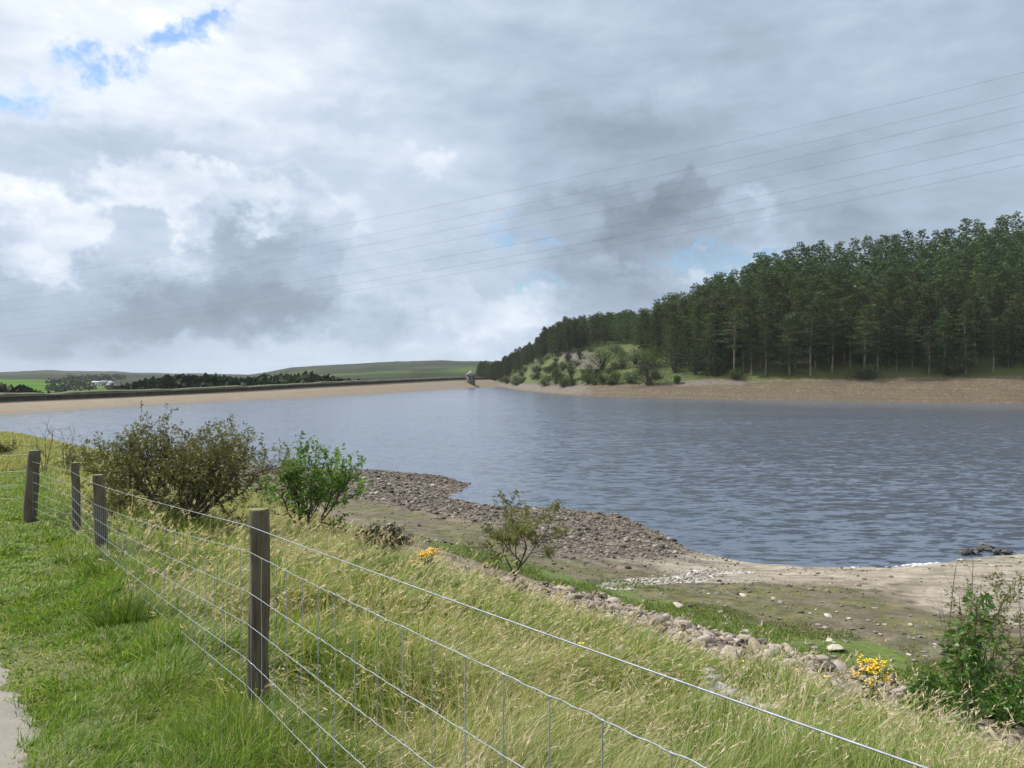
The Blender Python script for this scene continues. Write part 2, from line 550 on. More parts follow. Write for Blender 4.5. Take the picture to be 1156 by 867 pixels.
def water_material():
    m, t, b, out = mat('water')
    P = geo_pos(t)
    # wavelets at several sizes tilt the surface; crests run roughly across the view
    v1 = t.mapping(P, rot=(0, 0, 0.22), scale=(0.40, 1.0, 1))
    v2 = t.mapping(P, rot=(0, 0, -0.14), scale=(0.42, 1.0, 1))
    gust = t.noise(t.mapping(P, rot=(0, 0, 0.15), scale=(0.35, 1, 1)), 0.03, 5, 0.6)
    amp = t.sstep(gust, 0.3, 0.7, 0.65, 1.2)
    sx = t.node('ShaderNodeSeparateXYZ'); t.put(sx.inputs[0], P)
    # calm water in the lee of the wooded bank
    calm = t.math('MULTIPLY', t.sstep(t.vmath('DOT_PRODUCT', P, (0.39, 0.92, 0)), 150, 222), t.sstep(sx.outputs[0], 44, 80))
    amp = t.math('MULTIPLY', amp, t.math('MULTIPLY_ADD', calm, -0.9, 1.0))
    half = (0.5, 0.5, 0.5)
    a1 = t.vmath('SUBTRACT', t.noise(v1, 2.6, 4, 0.66, 0.4, color=True), half)
    a2 = t.vmath('SUBTRACT', t.noise(v2, 0.95, 3, 0.55, 0.4, color=True), half)
    tilt = t.vmath('ADD', t.vmath('SCALE', a1, 1.1), t.vmath('SCALE', a2, 0.42))
    tilt = t.vmath('MULTIPLY', t.vmath('SCALE', tilt, amp), (0.7, 1.0, 0.0))
    nrm = t.vmath('NORMALIZE', t.vmath('ADD', tilt, (0, 0, 1)))
    t.put(b.inputs['Base Color'], t.mix(gust, (0.054, 0.072, 0.104), (0.070, 0.091, 0.127)))
    b.inputs['Roughness'].default_value = 0.17
    b.inputs['IOR'].default_value = 2.1
    t.put(b.inputs['Normal'], nrm)
    return m


def hills_material():
    m, t, b, out = mat('moorland')
    P = geo_pos(t)
    n = t.noise(P, 0.004, 7, 0.62)
    n2 = t.noise(t.mapping(P, scale=(1, 0.35, 1)), 0.0016, 5, 0.6)
    col = t.ramp(n, [(0.3, (0.020, 0.027, 0.018)), (0.5, (0.034, 0.043, 0.026)), (0.7, (0.058, 0.066, 0.036))])
    col = t.mix(t.sstep(n2, 0.5, 0.62, 0, 0.6), col, (0.060, 0.052, 0.042))
    f = t.attr('mask_a')
    fs = t.node('ShaderNodeSeparateColor'); t.put(fs.inputs[0], f)
    field = t.mix(t.noise(P, 0.012, 5, 0.6), (0.055, 0.115, 0.018), (0.085, 0.15, 0.028))
    col = t.mix(fs.outputs[0], col, field)
    field2 = t.mix(t.noise(P, 0.01, 5, 0.6), (0.05, 0.08, 0.02), (0.075, 0.10, 0.03))
    col = t.mix(fs.outputs[1], col, field2)
    col = t.mix(fs.outputs[2], col, (0.022, 0.032, 0.014))
    t.put(b.inputs['Base Color'], col)
    b.inputs['Roughness'].default_value = 1.0
    b.inputs['Specular IOR Level'].default_value = 0.0
    return m


def grass_material(name='grass_blades', transl=0.35):
    m, t, b, out = mat(name)
    c = t.attr('tint')
    t.put(b.inputs['Base Color'], c)
    b.inputs['Roughness'].default_value = 0.55
    b.inputs['Specular IOR Level'].default_value = 0.25
    tr = t.node('ShaderNodeBsdfTranslucent')
    t.put(tr.inputs[0], t.mix(1.0, c, (1.15, 1.2, 0.7), 'MULTIPLY'))
    mx = t.node('ShaderNodeMixShader'); mx.inputs[0].default_value = transl
    t.put(mx.inputs[1], b.outputs[0]); t.put(mx.inputs[2], tr.outputs[0])
    t.put(out.inputs['Surface'], mx.outputs[0])
    return m


def leaf_material(name, dark, light, transl=0.3, rough=0.5, scale=1.5, objvar=0.0, spec=0.3):
    """leaf colour varies per leaf (attribute 'tint', red channel) and in patches"""
    m, t, b, out = mat(name)
    c = t.node('ShaderNodeSeparateColor'); t.put(c.inputs[0], t.attr('tint'))
    v = c.outputs[0]
    col = t.mix(v, dark, light)
    if objvar:
        r = t.node('ShaderNodeObjectInfo').outputs['Random']
        hs = t.node('ShaderNodeHueSaturation')
        t.put(hs.inputs['Hue'], t.math('MULTIPLY_ADD', r, 0.05, 0.475))
        t.put(hs.inputs['Value'], t.math('MULTIPLY_ADD', r, objvar, 1 - objvar / 2))
        t.put(hs.inputs['Color'], col)
        col = hs.outputs[0]
    t.put(b.inputs['Base Color'], col)
    b.inputs['Roughness'].default_value = rough
    b.inputs['Specular IOR Level'].default_value = spec
    if transl:
        tr = t.node('ShaderNodeBsdfTranslucent')
        t.put(tr.inputs[0], t.mix(1.0, col, (1.2, 1.25, 0.6), 'MULTIPLY'))
        mx = t.node('ShaderNodeMixShader'); mx.inputs[0].default_value = transl
        t.put(mx.inputs[1], b.outputs[0]); t.put(mx.inputs[2], tr.outputs[0])
        t.put(out.inputs['Surface'], mx.outputs[0])
    return m


def plain_material(name, c1, c2, scale=3.0, rough=0.85, stretch=(1, 1, 1), bump=0.3, bd=0.02, metal=0.0, obj=True):
    m, t, b, out = mat(name)
    v = t.node('ShaderNodeTexCoord').outputs['Object'] if obj else geo_pos(t)
    n = t.noise(t.mapping(v, scale=stretch), scale, 6, 0.65)
    t.put(b.inputs['Base Color'], t.mix(t.sstep(n, 0.3, 0.7), c1, c2))
    b.inputs['Roughness'].default_value = rough
    b.inputs['Metallic'].default_value = metal
    if bump:
        t.put(b.inputs['Normal'], t.bump(n, bump, bd))
    return m


def stone_material(name, stops, lichen=0.0):
    """stone tone varies from stone to stone through 'tint' and within each stone"""
    m, t, b, out = mat(name)
    P = geo_pos(t)
    c = t.node('ShaderNodeSeparateColor'); t.put(c.inputs[0], t.attr('tint'))
    n = t.noise(P, 11.0, 6, 0.7)
    f = t.math('MULTIPLY_ADD', t.math('SUBTRACT', n, 0.5), 0.55, c.outputs[0])
    col = t.ramp(f, stops)
    if lichen:
        col = t.mix(t.sstep(t.noise(P, 16, 5, 0.7), .5, .62, 0, lichen), col, (0.52, 0.53, 0.50))
    t.put(b.inputs['Base Color'], col)
    b.inputs['Roughness'].default_value = 0.88
    t.put(b.inputs['Normal'], t.bump(n, 0.45, 0.03))
    return m


def post_material():
    m, t, b, out = mat('weathered_wood')
    v = t.node('ShaderNodeTexCoord').outputs['Object']
    g = t.noise(t.mapping(v, scale=(1, 1, 0.06)), 55, 6, 0.7, 0.4)
    big = t.noise(t.mapping(v, scale=(1, 1, 0.4)), 7, 5, 0.65)
    col = t.ramp(g, [(0.28, (0.022, 0.016, 0.011)), (0.5, (0.078, 0.058, 0.038)), (0.75, (0.155, 0.122, 0.085))])
    col = t.mix(t.sstep(big, 0.42, 0.62, 0, 0.65), col, (0.105, 0.11, 0.062))
    sep = t.node('ShaderNodeSeparateXYZ')
    t.put(sep.inputs[0], t.node('ShaderNodeNewGeometry').outputs['Normal'])
    col = t.mix(t.math('MULTIPLY', t.sstep(sep.outputs[2], 0.5, 0.9), t.sstep(t.noise(v, 30, 4), .3, .6)), col, (0.14, 0.16, 0.045))
    t.put(b.inputs['Base Color'], col)
    b.inputs['Roughness'].default_value = 0.9
    t.put(b.inputs['Normal'], t.bump(g, 0.7, 0.008))
    return m


M_ground, M_path, M_water, M_hills = ground_material(), path_material(), water_material(), hills_material()
M_grass = grass_material()
M_post = post_material()
M_wire = plain_material('galvanised_wire', (0.17, 0.19, 0.215), (0.30, 0.325, 0.36), 30, 0.55, metal=0.3, bump=0)
M_stay = plain_material('dull_wire', (0.20, 0.22, 0.24), (0.32, 0.34, 0.37), 30, 0.55, metal=0.2, bump=0)
M_cable = plain_material('cable', (0.10, 0.11, 0.12), (0.16, 0.17, 0.18), 1, 0.6, bump=0)
M_bark = plain_material('bark', (0.035, 0.028, 0.020), (0.12, 0.10, 0.075), 14, 0.95, (1, 1, 0.25), 0.6, 0.01)
M_deadbark = plain_material('dead_stem', (0.09, 0.06, 0.045), (0.19, 0.14, 0.11), 20, 0.9, (1, 1, 0.3), 0.3, 0.005)
M_greybark = plain_material('grey_twig', (0.20, 0.19, 0.17), (0.36, 0.34, 0.31), 20, 0.9, (1, 1, 0.3), 0.3, 0.005)
M_pinebark = plain_material('pine_bark', (0.08, 0.064, 0.05), (0.27, 0.215, 0.17), 1.5, 0.95, (1, 1, 0.3), 0.5, 0.05)
M_stone = stone_material('gravel_stone', [(0.0, (0.028, 0.024, 0.020)), (0.4, (0.082, 0.066, 0.052)), (0.75, (0.16, 0.132, 0.106)), (1, (0.36, 0.32, 0.27))])
M_rip = stone_material('rubble_stone', [(0.0, (0.045, 0.037, 0.031)), (0.3, (0.135, 0.110, 0.090)), (0.65, (0.235, 0.195, 0.16)), (1, (0.36, 0.31, 0.265))])
M_pale = stone_material('lichened_stone', [(0.0, (0.10, 0.095, 0.085)), (0.4, (0.22, 0.21, 0.19)), (1, (0.34, 0.33, 0.31))], 0.35)
M_slab = stone_material('slab_stone', [(0.0, (0.12, 0.11, 0.085)), (0.4, (0.26, 0.235, 0.18)), (1, (0.48, 0.44, 0.36))])
M_wet = stone_material('wet_stone', [(0.0, (0.02, 0.02, 0.022)), (0.5, (0.06, 0.058, 0.055)), (1, (0.13, 0.12, 0.11))])

# ------------------------------------------------------------------ ground sheet (polar, fine in front of the viewer)
def polar(a_list, r_list, hfun):
    Rr, Aa = np.meshgrid(r_list, a_list)
    X, Y = Rr * np.sin(Aa), Rr * np.cos(Aa)
    return X, Y


def grid_faces(na, nr, wrap=False):
    i = np.arange(na if wrap else na - 1)[:, None]
    j = np.arange(nr - 1)[None, :]
    i2 = (i + 1) % na
    a, b, c, d = i * nr + j, i2 * nr + j, i2 * nr + j + 1, i * nr + j + 1
    return np.stack([np.broadcast_to(q, (len(i), nr - 1)) for q in (a, d, c, b)], -1).reshape(-1, 4)[:, ::-1]


az_front = np.radians(np.linspace(-44, 44, 520))
az_back = np.radians(np.linspace(45, 315, 90))
az_all = np.concatenate([az_front, az_back])
r_all = np.concatenate([[0.004, 0.2, 0.4], np.geomspace(0.6, 60, 420)[:-1], np.geomspace(60, 720, 240)])
X, Y = polar(az_all, r_all, height)
Z = height(X, Y)
s_, n_ = sn(X, Y)
wob = (fbm(X * 0.5, Y * 0.5, 3) - 0.5)
n3 = interp(s_, WATERLINE) + wob * 0.7
n1 = np.minimum(interp(s_, N1), n3 - 4)
n2 = np.minimum(n1 + 3.3, n3 - 1.5)
ts = np.clip((n_ - n2) / np.maximum(n3 - n2, 0.1), 0, 1.5)
big = fbm(X * 0.25 + 9, Y * 0.25, 4) - 0.5
lawn = sm(0.25, -0.25, n_)
meadow = sm(-0.25, 0.25, n_) * sm(0.5, -0.4, n_ - n1 + big * 1.6)
riprap = sm(-0.8, -0.2, n_ - n1 + big) * sm(0.3, -0.3, n_ - n2 + big) * sm(13, 10, s_)
gw = sm(15.5, 19.0, s_ + big * 5)
gravel = gw * sm(0.30, 0.55, ts + big * 0.5) + 0.75 * sm(30, 38, s_) * sm(0.05, 0.3, ts + big * .6)
gravel = np.clip(np.maximum(gravel, sm(45, 60, s_) * sm(-1, 1, n_ - n2)), 0, 1)
sthr = interp(s_, [(2, .20), (8, .27), (12, .38), (15, .52)])
sand = (1 - gw) * sm(-.10, .10, ts - sthr + big * 0.35)
mossm = sm(-0.2, 0.6, n_ - n2) * np.where(s_ > 15, sm(0.50, 0.22, ts + big * 0.5), sm(.04, -.12, ts - sthr + big * .4)) * 0.85
bright = sm(-0.3, 0.1, n_ - n2) * sm(2.6, 0.8, n_ - n2 + big * 2.5) * sm(24, 17, s_)
stream_pts = np.array([at_z(*p, 1.2)[:2] for p in ((692, 678), (712, 664), (740, 655), (775, 648))] + [at_z(*p, .7)[:2] for p in ((800, 640), (835, 637))])
stream = sm(0.8, 0.25, seg_dist(X, Y, stream_pts))
ds_ = hill_ds(X, Y)
pxs = 578 + FPX * X / np.maximum(Y, 1)
beach_w = interp(pxs, [(540, 5), (600, 7), (660, 12), (740, 18), (830, 22), (1000, 24), (1156, 26), (1400, 26)])
farm = (Y > 60) | (X > 120)
on_hill = farm & (ds_ > -10)
hbeach = on_hill * sm(2, -1.5, ds_ - beach_w)
hgrass = on_hill * sm(-1.5, 2.0, ds_ - beach_w) * (0.62 + 0.38 * sm(850, 770, pxs)) * (1 - .8 * sm(60, 90, ds_))
hrock = on_hill * np.exp(-((pxs - 655) / 30) ** 2) * sm(8, 14, ds_ - beach_w) * sm(30, 22, ds_ - beach_w) * 0.85
hgrav = on_hill * (sm(745, 775, pxs) * sm(860, 825, pxs) * sm(-7, -3, ds_ - beach_w) * sm(4, 1, ds_ - beach_w) + sm(700, 640, pxs) * sm(0, 2, ds_) * sm(2, -2, ds_ - beach_w) * .8)
far_l = (~on_hill) & (Y > 60) & (X < -20)
for q in (lawn, meadow, riprap, gravel, sand, mossm, bright, stream):
    q[on_hill & (n_ > n3)] = 0
lawn = np.where(far_l & (X < np.interp(Y, DAMW[:, 1], DAMW[:, 0])), 1.0, lawn)
fl = lambda *a: np.stack([np.clip(q, 0, 1).ravel() for q in a], -1)
me = mk_mesh('ground', np.stack([X, Y, Z], -1), [grid_faces(len(az_all), len(r_all), True)], M_ground,
             {'mask_a': fl(lawn, meadow, riprap, hgrass), 'mask_b': fl(gravel, sand, mossm, hrock), 'mask_c': fl(bright, stream, hbeach, hgrav)}, True)
tag(link('ground', me), kind='structure')
# path, worn into the turf on the near side of the fence
ps = np.linspace(-30, 40, 700)
cols = 14
pe = path_edge(ps) + (fbm(ps * 6, ps * 0 + 8.3, 2) - 0.5) * 0.14
pv = []
for j in range(cols):
    nn = pe - 2.15 * j / (cols - 1)
    xx, yy = xy(ps, nn)
    pv.append(np.stack([xx, yy, height(xx, yy) + (0.012 if j else -0.03)], -1))
pv = np.stack(pv, 1)
tag(link('path', mk_mesh('path', pv, [grid_faces(len(ps), cols)[:, ::-1]], M_path, smooth=True)), kind='structure')

# water: one sheet at the reservoir level, bounded by the banks and the dam
xs = np.array([-170, 420.0]); ys = np.array([10.0, 640.0])
wp = [(420, -200, 0), (420, 640, 0), (-35, 640, 0)] + [(p[0] - 5, p[1], 0) for p in DAMW[::-1]] + [(-170, 10, 0), (-60, -200, 0)]
tag(link('water', mk_mesh('water', wp, [np.arange(len(wp))[None, ::-1]], M_water)), kind='structure')

# moorland hills beyond the dam
ha = np.radians(np.linspace(-75, 60, 420))
hr = np.geomspace(560, 6500, 150)
HX, HY = polar(ha, hr, None)
HR, HA = np.hypot(HX, HY), np.arctan2(HX, HY)
hpx = 578 + FPX * np.tan(np.clip(HA, -1.3, 1.3))
skyl = interp(hpx, [(-2500, 405), (-600, 412), (-200, 418), (0, 421), (55, 419), (130, 419.5), (150, 421), (230, 422), (280, 423), (305, 420), (330, 415), (345, 414), (400, 410.5), (450, 408), (500, 407), (540, 407.5), (620, 410), (900, 404), (2500, 400)])
skyl = skyl + (fbm(hpx * 0.05, hpx * 0 + 1.0, 4) - 0.5) * 1.6
Rt = interp(hpx, [(0, 4200), (250, 4200), (300, 3000), (420, 2400), (540, 2400)])      # where the skyline stands
ztop = CAMZ + (424 - skyl) / FPX * Rt
tt = np.clip((HR - 560) / (Rt - 560), 0, 1.4)
zlow = interp(HR, [(560, -13), (800, -13), (1200, -9), (1600, -4), (2200, 0), (6500, 0)])
prof = np.where(tt < 1, tt ** 1.5, 1.0 - 0.35 * (tt - 1))
HZ = zlow * (1 - np.clip(tt, 0, 1)) + ztop * prof + (fbm(HX * 0.004, HY * 0.004, 4) - 0.5) * 14 * sm(900, 2000, HR) * sm(1.0, .8, tt)
hpx_, hpy_ = project(HX, HY, HZ)
f1 = sm(128, 120, hpx_) * sm(690, 760, HR) * sm(1500, 1420, HR + hpx_ * 2 - 100)
f1 = f1 * ((vnoise(HX * 0.004, HY * 0.005) > 0.22))
f2 = sm(300, 330, hpx_) * sm(1300, 1500, HR) * sm(.75, .55, tt) * (vnoise(HX * 0.006 + 3, HY * 0.003) > 0.45)
wd = np.exp(-((hpx_ - 480) / 22) ** 2) * sm(.30, .36, tt) * sm(.6, .5, tt) * sm(.35, .5, fbm(HX * 0.02, HY * 0.01, 3))
f1e = np.clip(sm(1.0, 0.0, np.abs(((HR - 700) / 190) % 1 - 0.5) * 18) * (HR < 1500) * f1, 0, 1)
tag(link('hills', mk_mesh('hills', np.stack([HX, HY, HZ], -1), [grid_faces(len(ha), len(hr))], M_hills,
                           {'mask_a': fl(f1, f2, np.maximum(wd, f1e * .9), f1 * 0)}, True)), kind='structure')

# ------------------------------------------------------------------ generic shapes
def tube(path, rad, k=6, cap=True):
    """tube along a polyline; returns verts, quads (and end cap as k-gon)"""
    p = np.asarray(path, float); n = len(p)
    rad = np.broadcast_to(np.asarray(rad, float), (n,))
    tg = np.gradient(p, axis=0)
    tg /= np.linalg.norm(tg, axis=1)[:, None] + 1e-9
    up = np.array([0, 0, 1.0]) if abs(tg[:, 2]).mean() < 0.8 else np.array([1.0, 0, 0])
    a = np.cross(tg, up); a /= np.linalg.norm(a, axis=1)[:, None] + 1e-9
    b = np.cross(tg, a)
    th = np.linspace(0, 2 * np.pi, k, endpoint=False)
    V = p[:, None, :] + rad[:, None, None] * (np.cos(th)[None, :, None] * a[:, None, :] + np.sin(th)[None, :, None] * b[:, None, :])
    i = np.arange(n - 1)[:, None]; j = np.arange(k)[None, :]; j2 = (j + 1) % k
    F = np.stack([i * k + j, i * k + j2, (i + 1) * k + j2, (i + 1) * k + j], -1).reshape(-1, 4)
    return V.reshape(-1, 3), F


def rotz(v, a, tilt=0.0, ta=0.0):
    c, s = math.cos(a), math.sin(a)
    v = v @ np.array([[c, s, 0], [-s, c, 0], [0, 0, 1]])
    if tilt:
        c, s = math.cos(tilt), math.sin(tilt)
        v = v @ np.array([[1, 0, 0], [0, c, s], [0, -s, c]])
        c, s = math.cos(ta), math.sin(ta)
        v = v @ np.array([[c, s, 0], [-s, c, 0], [0, 0, 1]])
    return v


class Bag:
    """collects pieces of one mesh"""
    def __init__(self):
        self.V, self.F, self.T, self.n = [], {}, [], 0

    def add(self, V, F, tint=None):
        V = np.asarray(V, float)
        for f in (F if isinstance(F, list) and isinstance(F[0], np.ndarray) else [F]):
            f = np.asarray(f, int)
            self.F.setdefault(f.shape[1], []).append(f + self.n)
        self.V.append(V)
        if tint is not None:
            tint = np.asarray(tint, float)
            self.T.append(np.broadcast_to(tint, (len(V), 3)) if tint.ndim < 2 else tint)
        self.n += len(V)
        return self

    def box(self, c, size, rz=0.0, tint=None):
        v = np.array([(x, y, z) for x in (-.5, .5) for y in (-.5, .5) for z in (-.5, .5)]) * np.array(size)
        ca, sa = math.cos(rz), math.sin(rz)
        v = np.stack([v[:, 0] * ca - v[:, 1] * sa, v[:, 0] * sa + v[:, 1] * ca, v[:, 2]], -1) + np.array(c)
        return self.add(v, [[0, 1, 3, 2], [4, 6, 7, 5], [0, 4, 5, 1], [2, 3, 7, 6], [0, 2, 6, 4], [1, 5, 7, 3]], tint)

    def tube(self, path, rad, k=6, tint=None):
        V, F = tube(path, rad, k)
        self.add(V, F, tint)
        n = len(path)
        self.add(V[-k:], [list(range(k))], tint)
        return self

    def mesh(self, name, m, smooth=False):
        V = np.concatenate(self.V)
        F = [np.concatenate(v) for v in self.F.values()]
        at = {'tint': np.concatenate(self.T)} if self.T else None
        return mk_mesh(name, V, F, m, at, smooth)

    def build(self, name, m, parent=None, loc=None, smooth=False):
        return link(name, self.mesh(name, m, smooth), parent, loc)


def leaves(bag, C, D, L, Wd, rng, tint, droop=0.0):
    """folded diamond leaves: centre/base points C, direction D"""
    C = np.asarray(C, float); N = len(C)
    D = D / (np.linalg.norm(D, axis=1)[:, None] + 1e-9)
    R = rng.normal(size=(N, 3))
    side = np.cross(D, R); side /= np.linalg.norm(side, axis=1)[:, None] + 1e-9
    nrm = np.cross(side, D)
    L = np.broadcast_to(L, (N,))[:, None]; Wd = np.broadcast_to(Wd, (N,))[:, None]
    mid = C + D * L * 0.45
    tip = C + D * L + nrm * L * 0.05 - np.array([0, 0, 1.0]) * L * droop
    V = np.stack([C, mid + side * Wd * .5 + nrm * Wd * 0.12, tip, mid - side * Wd * .5 + nrm * Wd * 0.12], 1).reshape(-1, 3)
    i = np.arange(N)[:, None] * 4
    F = np.concatenate([i + np.array([[0, 1, 2]]), i + np.array([[0, 2, 3]])])
    t = np.repeat(np.asarray(tint, float), 4)
    bag.add(V, F, np.stack([t, t, t], -1))


def grow(rng, stems, height_, spread, levels=3, r0=0.04, kids=(4, 6), up=0.25, wob=0.25, lean=(0, 0), ratio=0.58, first=0.3, leafstep=0.05):
    """recursive shrub or small tree; returns branch polylines with radii, and points + directions where leaves sit"""
    br, LP, LD = [], [], []

    def rec(p, d, L, r, lev):
        n = 6
        pts = [p.copy()]; q = p.copy(); dd = d.copy()
        for i in range(n - 1):
            dd = dd + rng.normal(0, wob, 3) * 0.6 + np.array([0, 0, up * 0.5])
            dd /= np.linalg.norm(dd)
            q = q + dd * L / (n - 1); pts.append(q.copy())
        pts = np.array(pts)
        br.append((pts, np.linspace(r, r * 0.45, n)))
        if lev <= 1:
            m = max(2, int(L / leafstep))
            tpos = rng.uniform(0.1, 1.0, m)
            for tp in tpos:
                k = tp * (n - 1); i = min(int(k), n - 2)
                LP.append(pts[i] + (pts[i + 1] - pts[i]) * (k - i))
                LD.append((pts[i + 1] - pts[i]) / (L / (n - 1)) * 0.5 + rng.normal(0, 0.8, 3))
        if lev > 0:
            for c in range(rng.integers(kids[0], kids[1] + 1)):
                tp = rng.uniform(first, 1.0) if c else 1.0
                k = tp * (n - 1); i = min(int(k), n - 2)
                base = pts[i] + (pts[i + 1] - pts[i]) * (k - i)
                nd = (pts[i + 1] - pts[i]); nd /= np.linalg.norm(nd)
                nd = nd * 0.8 + rng.normal(0, 0.55, 3); nd /= np.linalg.norm(nd)
                rec(base, nd, L * ratio * rng.uniform(0.75, 1.2), r * (1 - 0.55 * tp) * 0.62 + 0.0015, lev - 1)

    for k in range(stems):
        a = 2 * np.pi * (k + rng.uniform(0, .6)) / stems
        d = np.array([math.cos(a) * spread + lean[0], math.sin(a) * spread + lean[1], 1.0])
        d /= np.linalg.norm(d)
        p = np.array([math.cos(a), math.sin(a), 0]) * r0 * 1.5 * (stems > 1)
        rec(p, d, height_ * rng.uniform(0.8, 1.1), r0 * rng.uniform(0.7, 1.1), levels)
    return br, np.array(LP), np.array(LD)


def plant(name, base, br, LP, LD, barkm, leafm, leaf=(0.06, 0.03), label='', cat='shrub', group=None, rng=rng, keep=1.0, scale=1.0, k=5, wood='branches', crown='foliage', tintp=0.5, kmin=3, squash=None):
    root = empty(name, tuple(base))
    tag(root, label, cat, group)
    wb = Bag()
    f = np.ones(3) if squash is None else np.array(squash)
    for pts, rad in br:
        pts = pts * f
        if pts[0][2] < 0.02:
            pts = np.vstack([pts[0] - np.array([0, 0, 0.25]), pts]); rad = np.concatenate([[rad[0] * 1.25], rad])
        wb.tube(pts * scale, rad * scale, k if rad[0] > 0.012 else kmin)
    wb.build(wood, barkm, root, smooth=True)
    if leafm is not None and len(LP):
        sel = rng.random(len(LP)) < keep
        C, D = LP[sel] * f * scale, LD[sel]
        C = C + rng.normal(0, 0.015, C.shape)
        lb = Bag()
        L = leaf[0] * rng.uniform(0.6, 1.25, len(C)); Wd = leaf[1] * rng.uniform(0.7, 1.2, len(C))
        tint = np.clip(0.25 * rng.random(len(C)) + fbm(C[:, 0] * 2.2 + 31, C[:, 2] * 2.2 + C[:, 1], 3) * 0.95, 0, 1)
        leaves(lb, C, D, L, Wd, rng, tint, 0.15)
        lb.build(crown, leafm, root)
    return root


# ------------------------------------------------------------------ dam, parapet and valve tower
M_dam = None
def dam_material():
    m, t, b, out = mat('dam_pitching')
    P = geo_pos(t)
    n = t.noise(P, 0.25, 6, 0.65)
    col = t.mix(n, (0.135, 0.105, 0.068), (0.215, 0.17, 0.115))
    sep = t.node('ShaderNodeSeparateXYZ'); t.put(sep.inputs[0], P)
    bv = t.node('ShaderNodeCombineXYZ'); t.put(bv.inputs[0], t.math('MULTIPLY_ADD', n, 0.25, sep.outputs[2]))
    band = t.noise(bv.outputs[0], 3.2, 3, 0.7)
    col = t.mix(t.sstep(band, .5, .68, 0, .4), col, (0.09, 0.073, 0.05))
    col = t.mix(t.sstep(t.noise(P, 1.6, 3, .7), .55, .7, 0, .5), col, (0.25, 0.21, 0.155))
    col = t.mix(t.math('MULTIPLY', t.sstep(t.math('ADD', sep.outputs[2], t.math('MULTIPLY', n, .8)), 1.1, 0.5), 0.35), col, (0.15, 0.115, 0.08))
    t.put(b.inputs['Base Color'], col)
    b.inputs['Roughness'].default_value = 0.95
    return m


M_dam = dam_material()
M_wall = plain_material('dark_walling', (0.035, 0.034, 0.028), (0.085, 0.08, 0.066), 0.6, 0.95, obj=False)
M_bank = plain_material('rough_bank', (0.03, 0.04, 0.015), (0.07, 0.075, 0.03), 0.3, 0.95, obj=False)


def resample(poly, step):
    seg = np.linalg.norm(np.diff(poly, axis=0), axis=1)
    L = np.concatenate([[0], np.cumsum(seg)])
    u = np.linspace(0, L[-1], int(L[-1] / step) + 2)
    return np.stack([np.interp(u, L, poly[:, i]) for i in range(poly.shape[1])], -1)


dw = resample(DAMW, 5.0)
for _ in range(6):
    dw[1:-1] = (dw[:-2] + 2 * dw[1:-1] + dw[2:]) / 4
dt = np.gradient(dw, axis=0); dt /= np.linalg.norm(dt, axis=1)[:, None]
dn = np.stack([-dt[:, 1], dt[:, 0]], -1)                       # points away from the water
dist = np.hypot(dw[:, 0], dw[:, 1])
dpx = 578 + FPX * dw[:, 0] / dw[:, 1]
cy = interp(dpx, [(-150, 462), (0, 456), (75, 452.8), (150, 449.5), (225, 445.6), (300, 441.8), (375, 437.4), (450, 433.4), (500, 430.6), (536, 428.6), (575, 428)])
cw = interp(dist, [(100, 8), (200, 9), (350, 10), (560, 12)])
crest = dw + dn * cw[:, None]
cd = crest[:, 1]
cz = CAMZ - (cy - 424) / FPX * cd
for _ in range(8):
    cz[1:-1] = (cz[:-2] + 2 * cz[1:-1] + cz[2:]) / 4
dam = empty('dam', (float(crest[10, 0]), float(crest[10, 1]), 0))
tag(dam, 'long low dam with pale stone face and dark parapet along the far water', 'dam')
rows = []
for off, zz in ((-3.0, None), (0.0, 0.0), (0.5, 0.5), (1.0, 1.0)):
    if zz is None:
        p = dw - dn * 4.0; z = np.full(len(dw), -1.2)
    else:
        p = dw + dn * (cw * off)[:, None]; z = cz * zz + (0 if zz in (0, 1) else 0.1)
    rows.append(np.column_stack([p, z]))
p = crest + dn * 4.0; rows.append(np.column_stack([p, cz]))
p = crest + dn * 22.0; rows.append(np.column_stack([p, cz - 9]))
dv = np.stack(rows, 1) - np.array(dam.location)
link('embankment', mk_mesh('embankment', dv, [grid_faces(len(dw), len(rows))], M_dam), dam)
wv = []
for (o, h_) in ((0.0, -0.05), (0.0, 1.0), (-0.12, 1.0), (-0.12, 1.15), (0.7, 1.15), (0.7, -0.05)):
    wv.append(np.column_stack([crest + dn * (o + 0.3), cz + h_]))
wv = np.stack(wv, 1) - np.array(dam.location)
link('parapet_wall', mk_mesh('parapet_wall', wv, [grid_faces(len(dw), 6)], M_wall), dam)
# rough grass verge showing over the wall
vb = []
for (o, h_) in ((3.0, -0.2), (3.3, 1.3), (5.5, 1.6), (7.0, -0.5)):
    hh_ = h_ + (fbm(dw[:, 0] * .15, dw[:, 1] * .15, 3) - .5) * 1.0 * (h_ > 0)
    vb.append(np.column_stack([crest + dn * (o + 0.3), cz + hh_]))
vb = np.stack(vb, 1) - np.array(dam.location)
link('grass_verge', mk_mesh('grass_verge', vb, [grid_faces(len(dw), 4)], M_bank), dam)

